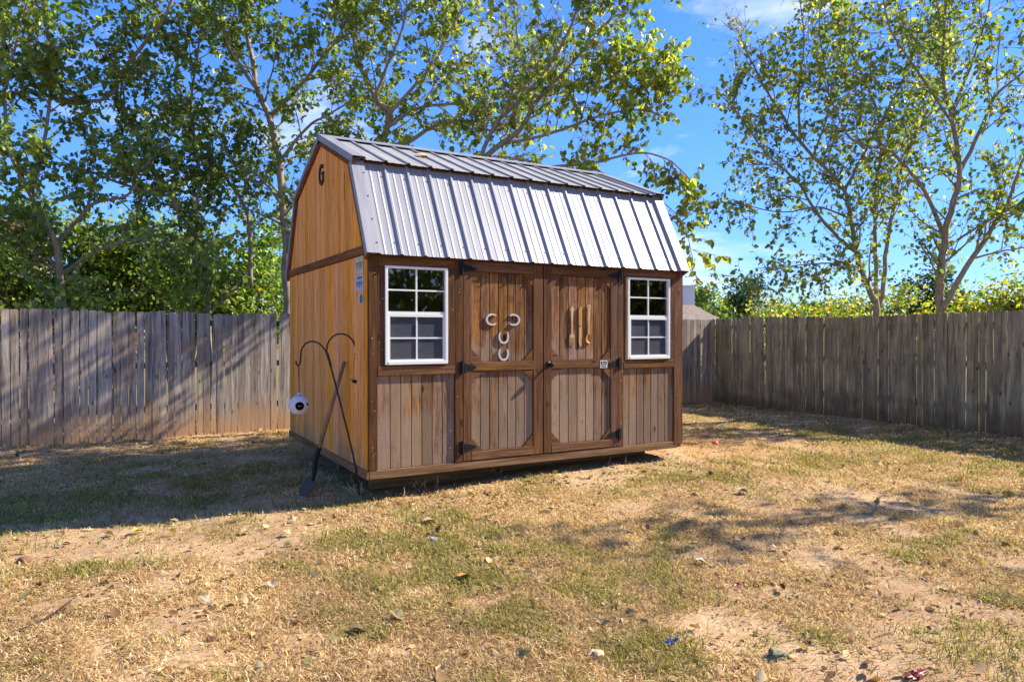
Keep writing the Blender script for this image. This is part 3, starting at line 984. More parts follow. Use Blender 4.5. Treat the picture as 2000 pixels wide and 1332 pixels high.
# rake flashing (front-left gable and right gable)
for (xo, sg) in ((-OG - 0.006, 1), (Lx + OG + 0.006, -1)):
    for (P, Q) in (((EY - 0.002, EZ - 0.006), (BY, BZ)), (U0, (PY, U1[1])), ((Dy - EY, EZ - 0.006), (Dy - BY, BZ)), ((Dy - U0[0], U0[1]), (PY, U1[1]))):
        A, B = Vector((xo, P[0], P[1])), Vector((xo, Q[0], Q[1]))
        t = (B - A).normalized(); n = Vector((1, 0, 0)).cross(t)
        if n.z < 0: n = -n
        b = MB()
        b.prism([A + n * 0.0275, A + n * 0.0275 + Vector((sg * 0.125, 0, 0)), A + n * 0.0255 + Vector((sg * 0.125, 0, 0)), A + n * 0.0255], B - A)
        b.prism([A + n * 0.0255, A + n * 0.0255 + Vector((sg * 0.003, 0, 0)), A - n * 0.035 + Vector((sg * 0.003, 0, 0)), A - n * 0.035], B - A)
        b.prism([A + n * 0.0255 + Vector((sg * 0.125, 0, 0)), A + n * 0.002 + Vector((sg * 0.135, 0, 0)), A + n * 0.0005 + Vector((sg * 0.135, 0, 0)), A + n * 0.024 + Vector((sg * 0.123, 0, 0))], B - A)
        b.build('rake_flashing', M['roof'], roof)
        # wooden rake board beneath
        b = MB(); o2 = 0.004
        zt = -0.003
        b.prism([A + n * zt + Vector((sg * 0.006, 0, 0)), A - n * 0.085 + Vector((sg * 0.006, 0, 0)), A - n * 0.085 + Vector((sg * 0.032, 0, 0)), A + n * zt + Vector((sg * 0.032, 0, 0))], B - A)
        b.build('rake_board', M['trim_y'], roof)
# eave fascia under the lower edge
# screws
sb = MB()
tl_ = Vector((0, BY - EY, BZ - EZ)).normalized(); nl = Vector((1, 0, 0)).cross(tl_); nl = nl if nl.z > 0 else -nl
for r in RIB[:-1]:
    for f in (0.13, 0.86):
        p = Vector((r + 0.19, EY, EZ)) + Vector((0, BY - EY, BZ - EZ)) * f
        sb.tube([p + nl * 0.0005, p + nl * 0.006], 0.0075, 6)
for f in (0.1, 0.35, 0.6, 0.86):
    p = Vector((0.06, EY, EZ)) + Vector((0, BY - EY, BZ - EZ)) * f
    sb.tube([p + nl * 0.027, p + nl * 0.033], 0.0065, 6)
so_ = sb.build('roof_screws', M['screw'], roof); so_['kind'] = 'stuff'


# ------------------------------------------------------------------ things fixed on the shed
def horseshoe(cx, cz, ang, label, s=1.0):
    b = MB(); pts = []; rad = []
    n = 26
    for i in range(n + 1):
        a = R(-44) - (R(360 - 88)) * i / n     # open at the bottom before rotation -> open towards +z after
        rr = 0.055 * s * (1 + 0.10 * math.cos(a * 2))
        x, z = rr * math.sin(-a) * 1.0, -rr * math.cos(a) * 1.04
        pts.append((x, z))
    inner = []; outer = []
    for i, (x, z) in enumerate(pts):
        r_ = math.hypot(x, z); wv = 0.0078 + 0.003 * math.sin(math.pi * i / n)
        k = -1
        outer.append((x * (1 + wv / r_), z * (1 + wv / r_))); inner.append((x * (1 - wv / r_), z * (1 - wv / r_)))
    ca, sa = math.cos(ang), math.sin(ang)
    T = lambda p, y: (cx + p[0] * ca - p[1] * sa, y, cz + p[0] * sa + p[1] * ca)
    yb, yf = -0.0165, -0.031
    m_ = len(pts)
    for L_ in (outer, inner):
        for p in L_: b.v.append(T(p, yb))
        for p in L_: b.v.append(T((p[0] * (0.975 if L_ is outer else 1.03), p[1] * (0.975 if L_ is outer else 1.03)), yf))
    ob, of, ib, if_ = 0, m_, 2 * m_, 3 * m_
    for i in range(m_ - 1):
        for q in ((of + i, of + i + 1, if_ + i + 1, if_ + i), (ob + i, ob + i + 1, of + i + 1, of + i), (if_ + i, if_ + i + 1, ib + i + 1, ib + i), (ib + i, ib + i + 1, ob + i + 1, ob + i)):
            b.f.append(q); b.mi.append(0)
    for i in (0, m_ - 1): b.f.append((ob + i, of + i, if_ + i, ib + i)); b.mi.append(0)
    o = b.build('horseshoe', M['silver'], loc=(cx, -0.0165, cz))
    # make normals consistent
    import bmesh
    bm = bmesh.new(); bm.from_mesh(o.data); bmesh.ops.recalc_face_normals(bm, faces=bm.faces); bm.to_mesh(o.data); bm.free()
    tag(o, label, 'horseshoe', 'silver horseshoes on the left shed door')
    return o


# opening faces: shape above is open at the top (ends near a=+-62deg from -z?) -> rotate as needed
horseshoe(1.232, zs(1.432), R(90), 'silver horseshoe on the shed door opening towards the right, level with its pair')
horseshoe(1.470, zs(1.432), R(-90), 'silver horseshoe on the shed door opening towards the left, level with its pair')
horseshoe(1.358, zs(1.268), R(180), 'silver horseshoe opening upward, between the upper pair and the lowest horseshoe')
horseshoe(1.356, zs(1.102), R(180), 'lowest silver horseshoe opening upward just above the middle door rail')


def spoon():
    x, y = 2.380, -0.016
    t = thing('wooden_spoon', 'big carved wooden spoon hanging on the right shed door', 'spoon', (x, y, zs(1.19)), 'carved wooden cutlery on the right shed door')
    b = MB(); prof = []
    hs_ = [(0.012, 1.30), (0.010, 1.36), (0.013, 1.42), (0.017, 1.46), (0.013, 1.475), (0.019, 1.49), (0.013, 1.505), (0.018, 1.52), (0.012, 1.535), (0.015, 1.55), (0.024, 1.57), (0.022, 1.588), (0.008, 1.60)]
    pl = [(x + w_, y, zs(z)) for w_, z in hs_] + [(x - w_, y, zs(z)) for w_, z in hs_[::-1]]
    b.prism(pl, (0, -0.014, 0)); b.build('handle', M['carved'], t)
    b = MB()
    ring = lambda s, yy: [(x + 0.040 * s * math.sin(a) * (1 - 0.12 * math.cos(a)), yy, zs(1.245) + 0.058 * s * math.cos(a)) for a in [2 * math.pi * k / 28 for k in range(28)]]
    rings = [ring(1.0, y), ring(1.0, y - 0.012), ring(0.92, y - 0.018), ring(0.8, y - 0.014), ring(0.4, y - 0.006), ring(0.05, y - 0.004)]
    for r_ in rings: b.v += r_
    for i in range(5):
        for k in range(28):
            k2 = (k + 1) % 28
            b.f.append((i * 28 + k, i * 28 + k2, (i + 1) * 28 + k2, (i + 1) * 28 + k)); b.mi.append(1 if i >= 2 else 0)
    b.build('bowl', [M['carved'], M['spoon_bowl']], t, smooth=True)
    MB().tube([(x, y - 0.0145, zs(1.575)), (x, y - 0.016, zs(1.575))], 0.006, 8).build('hanging_hole', M['black'], t)


def fork():
    x, y = 2.166, -0.016
    t = thing('wooden_fork', 'carved wooden fork with three tines hanging on the right shed door', 'fork', (x, y, zs(1.17)), 'carved wooden cutlery on the right shed door')
    b = MB()
    hs_ = [(0.010, 1.29), (0.007, 1.34), (0.008, 1.44), (0.013, 1.49), (0.017, 1.50), (0.010, 1.515), (0.020, 1.535), (0.022, 1.55), (0.012, 1.57), (0.006, 1.58)]
    b.prism([(x + w_, y, zs(z)) for w_, z in hs_] + [(x - w_, y, zs(z)) for w_, z in hs_[::-1]], (0, -0.012, 0)); b.build('handle', M['carved'], t)
    b = MB()
    b.prism([(x - 0.030, y, zs(1.255)), (x + 0.030, y, zs(1.255)), (x + 0.024, y, zs(1.285)), (x + 0.009, y, zs(1.292)), (x - 0.009, y, zs(1.292)), (x - 0.024, y, zs(1.285))], (0, -0.012, 0))
    b.build('fork_head', M['carved'], t)
    for q in (-0.024, 0.0, 0.024):
        MB().tube([(x + q, y - 0.006, zs(1.256)), (x + q * 1.05, y - 0.006, zs(1.21)), (x + q, y - 0.006, zs(1.168))], [0.0072, 0.0066, 0.003], 6).build('tine', M['carved'], t)


def knife():
    x, y = 2.268, -0.016
    t = thing('wooden_knife', 'carved pale wooden knife hanging between the fork and the spoon on the shed door', 'knife', (x, y, zs(1.155)), 'carved wooden cutlery on the right shed door')
    MB().prism([(x - 0.016, y, zs(1.375)), (x + 0.018, y, zs(1.375)), (x + 0.018, y, zs(1.56)), (x + 0.008, y, zs(1.574)), (x - 0.012, y, zs(1.572)), (x - 0.018, y, zs(1.55))], (0, -0.014, 0)).build('handle', M['carved'], t, bevel=0.003)
    MB().prism([(x - 0.012, y, zs(1.373)), (x - 0.014, y, zs(1.22)), (x - 0.006, y, zs(1.165)), (x + 0.010, y, zs(1.155)), (x + 0.020, y, zs(1.172)), (x + 0.020, y, zs(1.20)), (x + 0.016, y, zs(1.373))], (0, -0.010, 0)).build('blade', M['carved'], t, bevel=0.002)
    MB().tube([(x - 0.004, y - 0.0145, zs(1.378)), (x - 0.004, y - 0.017, zs(1.378))], 0.005, 6).build('nail', M['black'], t)
    MB().tube([(x - 0.006, y - 0.0145, zs(1.562)), (x - 0.006, y - 0.017, zs(1.562))], 0.005, 6).build('nail', M['black'], t)


spoon(); fork(); knife()

# small security sign
sg = thing('door_sign', 'small white and black warning plate screwed to the middle rail of the right door', 'sign', (2.564, -0.037, zs(0.934)))
x0, x1, z0_, z1_ = 2.518, 2.611, zs(0.932), zs(1.010)
MB().box(x0, x1, -0.0395, -0.0365, z0_, z1_).build('plate', M['white_paint'], sg)
MB().box(x0 + 0.008, x1 - 0.008, -0.0405, -0.0396, z0_ + 0.040, z1_ - 0.008).build('black_panel', M['black'], sg)
wb = MB()
wb.box(x0 + 0.024, x0 + 0.032, -0.0412, -0.0406, z0_ + 0.047, z1_ - 0.014)
for q in range(4): wb.box(x0 + 0.040 + q * 0.010, x0 + 0.046 + q * 0.010, -0.0412, -0.0406, z0_ + 0.051, z1_ - 0.020)
wb.build('lettering', M['white_paint'], sg)
bb = MB()
bb.box(x0 + 0.008, x1 - 0.008, -0.0405, -0.0396, z0_ + 0.020, z0_ + 0.033); bb.box(x0 + 0.008, x1 - 0.008, -0.0405, -0.0396, z0_ + 0.006, z0_ + 0.014)
bb.build('printed_bars', M['ink_grey'], sg)

# letter G on the gable
gl = MB(); gy, gzz = 1.503, zs(2.99); xg = -0.0145
rw_, rh_, tt = 0.098, 0.112, 0.030
arc = []
for i in range(25):
    a = R(48) + R(264) * i / 24
    arc.append(a)
# seen from outside (looking +x), left of the letter is +y
def gp(u, v, x): return (x, gy - u, gzz + v)
for i in range(24):
    a, c = arc[i], arc[i + 1]
    def P(a, k): return (rw_ * k * math.cos(a), rh_ * k * math.sin(a))
    k0 = 1 - tt / rw_
    q = [P(a, 1), P(c, 1), P(c, k0), P(a, k0)]
    gl.prism([gp(u, v, xg) for u, v in q], (-0.014, 0, 0))
gl.prism([gp(u, v, xg) for u, v in ((0.045, -0.085), (0.075, -0.085), (0.075, 0.0), (0.045, 0.0))], (-0.014, 0, 0))
gl.prism([gp(u, v, xg) for u, v in ((0.012, -0.0), (0.082, -0.0), (0.082, 0.022), (0.012, 0.022))], (-0.0145, 0, 0))
tag(gl.build('house_letter', M['rust_iron']), 'dark metal letter G fixed high on the gable end of the shed', 'letter')

# stickers
def strokes(b, y0, y1, z0, z1, n, rows, x):
    rr = random.Random(5)
    for r_ in range(rows):
        za = z0 + (z1 - z0) * (r_ + 0.15) / rows; zb = z0 + (z1 - z0) * (r_ + 0.85) / rows
        for k in range(n):
            ya = y1 - (y1 - y0) * (k + 0.1) / n; yb_ = y1 - (y1 - y0) * (k + 0.85) / n
            w_ = (ya - yb_) * 0.3
            b.box(x - 0.0006, x, yb_, yb_ + w_, za, zb)
            b.box(x - 0.0007, x, ya - w_, ya, za + (zb - za) * rr.random() * 0.5, zb)
            b.box(x - 0.0008, x, yb_, ya, zb - (zb - za) * 0.2, zb)
            if rr.random() < 0.6: b.box(x - 0.0009, x, yb_, ya, (za + zb) / 2, (za + zb) / 2 + (zb - za) * 0.16)


xs_ = -0.0145
s1 = thing('sticker', 'faded tan sticker with grey lettering, topmost on the shed side by the corner', 'sticker', (xs_, 0.2, zs(1.84)), 'faded stickers on the shed side')
MB().box(xs_ - 0.001, xs_, 0.105, 0.335, zs(1.842), zs(1.998)).build('backing', M['sticker_tan'], s1)
b = MB(); strokes(b, 0.125, 0.320, zs(1.865), zs(1.965), 5, 1, xs_ - 0.0011); b.build('lettering', M['ink_grey'], s1)
s2 = thing('sticker', 'faded pale blue sticker with blue lettering below the tan sticker', 'sticker', (xs_, 0.2, zs(1.69)), 'faded stickers on the shed side')
MB().box(xs_ - 0.001, xs_, 0.098, 0.335, zs(1.690), zs(1.832)).build('backing', M['sticker_blue'], s2)
b = MB(); strokes(b, 0.125, 0.310, zs(1.700), zs(1.785), 6, 1, xs_ - 0.0011); b.box(xs_ - 0.0017, xs_ - 0.0011, 0.14, 0.28, zs(1.795), zs(1.815)); b.build('lettering', M['ink_blue'], s2)
s3 = MB(); s3.m = 0
pl = [(xs_, 0.18 + 0.075 * math.sin(a), zs(1.615) + 0.062 * math.cos(a)) for a in [2 * math.pi * k / 16 for k in range(16)]]
s3.prism(pl, (-0.0010, 0, 0)); s3.m = 1
pl = [(xs_ - 0.0012, 0.165 + 0.045 * math.sin(a), zs(1.612) + 0.045 * math.cos(a)) for a in [2 * math.pi * k / 16 for k in range(16)]]
s3.prism(pl, (-0.0006, 0, 0))
tag(s3.build('sticker', [M['sticker_tan'], M['teal']]), 'oval teal sticker, lowest on the shed side by the corner', 'sticker', 'faded stickers on the shed side')

# ------------------------------------------------------------------ things inside the shed
t = thing('folded_parasol', 'folded red and white parasol leaning behind the left shed window', 'parasol', (0.35, 0.35, zs(0.09)))
a_, b_ = Vector((0.22, 0.10, zs(0.98))), Vector((0.66, 0.13, zs(1.34)))
MB().tube([a_.lerp(b_, k / 6) for k in range(7)], [0.02, 0.06, 0.055, 0.06, 0.05, 0.035, 0.012], 9).build('canopy', M['red_cloth'], t, smooth=True)
MB().tube([a_.lerp(b_, 0.55), a_.lerp(b_, 0.72)], [0.062, 0.05], 9).build('white_band', M['white_paint'], t)
MB().tube([a_ - (b_ - a_) * 0.15, b_], 0.011, 8).build('pole', M['white_paint'], t)
t = thing('hanging_bulb', 'white lamp holder and bulb hanging behind the right shed window', 'lamp', (3.2, 0.45, zs(1.72)))
MB().tube([(3.3, 0.55, zs(1.72)), (3.3, 0.55, zs(2.6))], 0.006, 6).build('cord', M['white_paint'], t)
MB().lathe([(0.005, 0.10), (0.028, 0.10), (0.03, 0.0), (0.02, 0.0)], (3.3, 0.55, zs(1.62)), 14).build('socket', M['white_paint'], t)
MB().lathe([(0.014, 0.0), (0.018, -0.02), (0.03, -0.05), (0.026, -0.08), (0.002, -0.095)], (3.3, 0.55, zs(1.62)), 14).build('bulb', M['white_vinyl'], t, smooth=True)


# ------------------------------------------------------------------ shepherd hook, birdhouse, feeder, shovel
def smooth_path(pts, n=6):
    pts = [Vector(p) for p in pts]; out = []
    for i in range(len(pts) - 1):
        p0, p1, p2, p3 = pts[max(i - 1, 0)], pts[i], pts[i + 1], pts[min(i + 2, len(pts) - 1)]
        for k in range(n):
            t = k / n
            out.append(0.5 * ((2 * p1) + (p2 - p0) * t + (2 * p0 - 5 * p1 + 4 * p2 - p3) * t * t + (3 * p1 - p0 - 3 * p2 + p3) * t ** 3))
    out.append(pts[-1]); return out


hb = ground_at(703, 968)
hk = thing('shepherd_hook', 'dark iron double shepherd hook leaning beside the shed corner', 'garden hook', tuple(hb))
Zb = float(np.dot(hb - CAM, _fw))
ZT = Zb + 0.03
base = Vector(hb) - Vector((0, 0, 0.05))
pole = [base, Vector(at(693, 905, Zb - 0.10)), Vector(at(668, 800, Zb - 0.06)), Vector(at(645, 712, ZT)), Vector(at(638, 688, ZT))]
MB().tube(smooth_path(pole, 4), 0.0085, 8).build('pole', M['rust_iron'], hk, smooth=True)
la = [(645, 712), (638, 690), (630, 677), (619, 669), (607, 667), (596, 672), (589, 683), (587.5, 697), (586.5, 708), (583, 714), (579, 711), (578.5, 705)]
MB().tube(smooth_path([at(x, y, ZT + 0.12 * (645 - x) / 65) for x, y in la], 4), 0.0078, 8).build('hook_arm', M['rust_iron'], hk, smooth=True)
ra = [(647, 714), (639, 690), (638.5, 680), (642, 667), (652, 656), (665, 652), (678, 655), (688, 664), (694, 676), (698, 681), (702, 678), (701, 668)]
MB().tube(smooth_path([at(x, y, ZT - 0.015 * (x - 640) / 60) for x, y in ra], 4), 0.0078, 8).build('hook_arm', M['rust_iron'], hk, smooth=True)
pa, pb = Vector(at(639, 690, ZT - 0.013)), Vector(at(646, 714, ZT - 0.013))
MB().tube([pa, pb], 0.013, 8).build('bracket', M['rust_iron'], hk)

ZB = ZT + 0.12
top = Vector(at(583, 714, ZB))
bh = thing('birdhouse', 'round white gourd birdhouse hanging from the shepherd hook', 'birdhouse', tuple(Vector(at(584, 811, ZB))))
cc = Vector(at(584.5, 791, ZB)); r_ = 20.5 / FPX * ZB
prof = []
for i in range(15):
    a = -math.pi / 2 + math.pi * i / 14
    prof.append((max(r_ * math.cos(a) * (1.0 + 0.02 * math.sin(i * 2.2)), 0.003), r_ * 0.96 * math.sin(a)))
prof[-1] = (0.022, r_ * 0.93); prof.append((0.018, r_ * 1.12)); prof.append((0.012, r_ * 1.2)); prof.append((0.001, r_ * 1.2))
MB().lathe(prof, cc, 28).build('gourd', M['white_ceramic'], bh, smooth=True)
# ridges painted round the gourd: thin raised rings
rg = MB()
for k in range(9):
    zz = (-0.72 + 1.44 * k / 8) * r_ ; rr = math.sqrt(max(r_ * r_ - (zz / 0.96) ** 2, 0)) + 0.0006
    rg.tube([cc + Vector((rr * math.cos(a), rr * math.sin(a), zz)) for a in [2 * math.pi * j / 30 for j in range(31)]], 0.0016, 4, False)
rg.build('ridges', M['white_paint'], bh)
vd = (Vector(CAM) - cc); vd.z = -0.05; vd.normalize()
vd2 = (Matrix.Rotation(R(2), 3, 'Z') @ vd)
MB().tube([cc + vd2 * (r_ * 0.93), cc + vd2 * (r_ * 1.004)], [0.040, 0.040], 20).build('entrance_hole', M['black'], bh)
vd3 = (Matrix.Rotation(R(48), 3, 'Z') @ vd)
MB().tube([cc + vd3 * (r_ * 0.97) + Vector((0, 0, 0.012)), cc + vd3 * (r_ * 1.03) + Vector((0, 0, 0.012))], [0.014, 0.012], 10).build('painted_spot', M['copper'], bh)
MB().tube([top + Vector((0, 0, 0.002)), top.lerp(cc + Vector((0, 0, r_ * 1.2)), 0.45)], 0.004, 6).build('hanger_wire', M['black_iron'], bh)
ch = MB(); A = top.lerp(cc + Vector((0, 0, r_ * 1.2)), 0.45); B = cc + Vector((0, 0, r_ * 1.18))
for k in range(9):
    q = A.lerp(B, (k + 0.5) / 9); h = (A - B).length / 18 * 1.25
    ax = _rt if k % 2 else _fw
    ax = Vector((ax[0], ax[1], 0)).normalized()
    ch.tube([q + ax * 0.006 * math.cos(t_) + Vector((0, 0, h * math.sin(t_))) for t_ in [2 * math.pi * j / 10 for j in range(11)]], 0.0018, 4, False)
ch.build('chain', M['handle_wood'], bh)

ZF = ZT - 0.015
ft = Vector(at(697.5, 681, ZF))
fd = thing('bird_feeder', 'small copper hummingbird feeder with a clear tube hanging from the shepherd hook', 'bird feeder', tuple(Vector(at(697, 748, ZF))))
MB().tube([ft, ft - Vector((0, 0, 0.03))], 0.003, 6).build('hanger', M['copper'], fd)
MB().lathe([(0.003, 0.02), (0.012, 0.012), (0.028, 0.0), (0.026, -0.004)], Vector(at(697, 692, ZF)), 16).build('cap', M['copper'], fd, smooth=True)
for sgn_ in (-1, 1):
    q0 = Vector(at(697, 692, ZF)); sx_ = Vector((_rt[0], _rt[1], 0)) * sgn_
    MB().tube([q0 + sx_ * 0.018, q0 + sx_ * 0.028 - Vector((0, 0, 0.08)), q0 + sx_ * 0.036 - Vector((0, 0, 0.236))], 0.0022, 5).build('wire', M['copper'], fd)
MB().lathe([(0.004, 0.012), (0.036, 0.012), (0.046, 0.0), (0.044, -0.010), (0.02, -0.022), (0.002, -0.024)], Vector(at(697, 744, ZF)), 18).build('tray', M['black_iron'], fd, smooth=True)
pf = MB(); c_ = Vector(at(697, 743, ZF))
for k in range(5):
    a = 2 * math.pi * k / 5 + 0.3
    pf.tube([c_ + Vector((0.04 * math.cos(a), 0.04 * math.sin(a), 0)), c_ + Vector((0.062 * math.cos(a), 0.062 * math.sin(a), 0.008))], 0.004, 5)
pf.build('feeding_ports', M['copper'], fd)

sp = ground_at(588, 968)
sv = thing('shovel', 'long handled shovel with a worn dark blade leaning on the side of the shed', 'shovel', tuple(sp))
d = ray(673, 706); tt_ = (-0.045 - CAM[0]) / d[0]; stop = Vector(CAM + d * tt_)
sbl = Vector(sp) + Vector((0, 0, -0.02))
dz = Vector(at(617, 897, float(np.dot(sp - CAM, _fw)) + 0.04))
MB().tube([stop, stop.lerp(dz, 0.5), stop.lerp(dz, 0.93)], [0.017, 0.019, 0.019], 10).build('handle', M['handle_wood'], sv, smooth=True)
neck = [stop.lerp(dz, 0.88), dz, Vector(at(613.5, 925, float(np.dot(sp - CAM, _fw)) + 0.02)), Vector(at(612, 938, float(np.dot(sp - CAM, _fw)) + 0.0))]
MB().tube(smooth_path(neck, 4), [0.021] * 9 + [0.017] * 3 + [0.012], 10).build('socket', M['black_iron'], sv, smooth=True)
# blade: curved plate from neck to tip
n0 = neck[-1]; ax = (sbl - n0); Lb = ax.length * 1.03; ax.normalize()
sd = ax.cross(Vector((_fw[0], _fw[1], 0.6))).normalized()
# face tilted so we see it edge-on-ish
nb = ax.cross(sd).normalized(); sd = (sd * 0.45 + nb * 0.9).normalized(); nb = ax.cross(sd).normalized()
b = MB(); nu, nv = 8, 8
for i in range(nu + 1):
    u = i / nu
    wv = 0.078 * (1.0 if u < 0.55 else math.sqrt(max(1 - ((u - 0.55) / 0.47) ** 2, 0.02)))
    if u < 0.08: wv *= 0.75 + 0.25 * u / 0.08
    for j in range(nv + 1):
        v = j / nv * 2 - 1
        b.v.append(tuple(n0 + ax * (Lb * u) + sd * (wv * v) + nb * (0.028 * (v * v - 0.3) * (1 - 0.5 * u))))
for i in range(nu):
    for j in range(nv):
        a = i * (nv + 1) + j; b.f.append((a, a + 1, a + nv + 2, a + nv + 1)); b.mi.append(0)
bo = b.build('blade', M['blade_steel'], sv, smooth=True)
md = bo.modifiers.new('thick', 'SOLIDIFY'); md.thickness = 0.003


# ------------------------------------------------------------------ trees
LEAF_T = np.array([(0, 0, 0), (-.36, .20, .07), (-.34, .58, .06), (0, 1.0, -.10), (.34, .58, .06), (.36, .20, .07), (0, .5, -.03)])
LEAF_F = [(0, 1, 2, 6), (2, 3, 6), (3, 4, 6), (0, 6, 4, 5)]
LF_IDX = np.array([i for f in LEAF_F for i in f]); LF_SZ = np.array([len(f) for f in LEAF_F])


def hexcol(*cs): return np.array([srgb(*c)[:3] for c in cs])


PAL_GREEN = hexcol((110, 130, 58), (94, 116, 50), (126, 144, 64), (80, 102, 48), (142, 156, 70), (100, 124, 58))
PAL_OLIVE = hexcol((120, 136, 58), (142, 154, 66), (104, 124, 54), (158, 164, 72), (130, 140, 60), (90, 114, 50))
PAL_YEL = hexcol((186, 158, 44), (168, 150, 44), (196, 164, 50), (150, 146, 50), (132, 138, 48))
PAL_DARK = hexcol((50, 72, 34), (42, 64, 30), (62, 84, 38), (38, 56, 28))


def leaves_mesh(name, P, size, pal, rng, yel=0.03, hang=0.6, mat=None, vcol=0.22):
    n = len(P)
    dirs = rng.normal(size=(n, 3)); dirs[:, 2] = dirs[:, 2] * 0.7 - hang * 1.6
    dirs /= np.linalg.norm(dirs, axis=1, keepdims=True)
    up = rng.normal(size=(n, 3)); up[:, 2] += 0.8
    side = np.cross(dirs, up); side /= np.linalg.norm(side, axis=1, keepdims=True) + 1e-9
    nor = np.cross(side, dirs)
    s = size * rng.uniform(0.6, 1.3, n)[:, None]
    wdt = rng.uniform(0.75, 1.1, n)
    cup = rng.uniform(0.3, 2.2, n)
    V = (P[:, None, :] + LEAF_T[None, :, 0, None] * (side * s)[:, None, :] * wdt[:, None, None] + LEAF_T[None, :, 1, None] * (dirs * s)[:, None, :]
         + LEAF_T[None, :, 2, None] * (nor * s)[:, None, :] * cup[:, None, None])
    idx = (np.arange(n)[:, None] * 7 + LF_IDX[None, :]).ravel()
    sz = np.tile(LF_SZ, n)
    c = pal[rng.integers(0, len(pal), n)]
    y = rng.random(n) < yel
    c = np.where(y[:, None], PAL_YEL[rng.integers(0, len(PAL_YEL), n)], c)
    c = c * rng.uniform(1 - vcol, 1 + vcol, n)[:, None]
    cols = np.repeat(c, 7, axis=0)
    return fastmesh(name, V.reshape(-1, 3), idx, sz, mat or M['leaf'], cols)


def rnd_unit(rng):
    v = Vector(rng.normal(size=3)); v.normalize(); return v


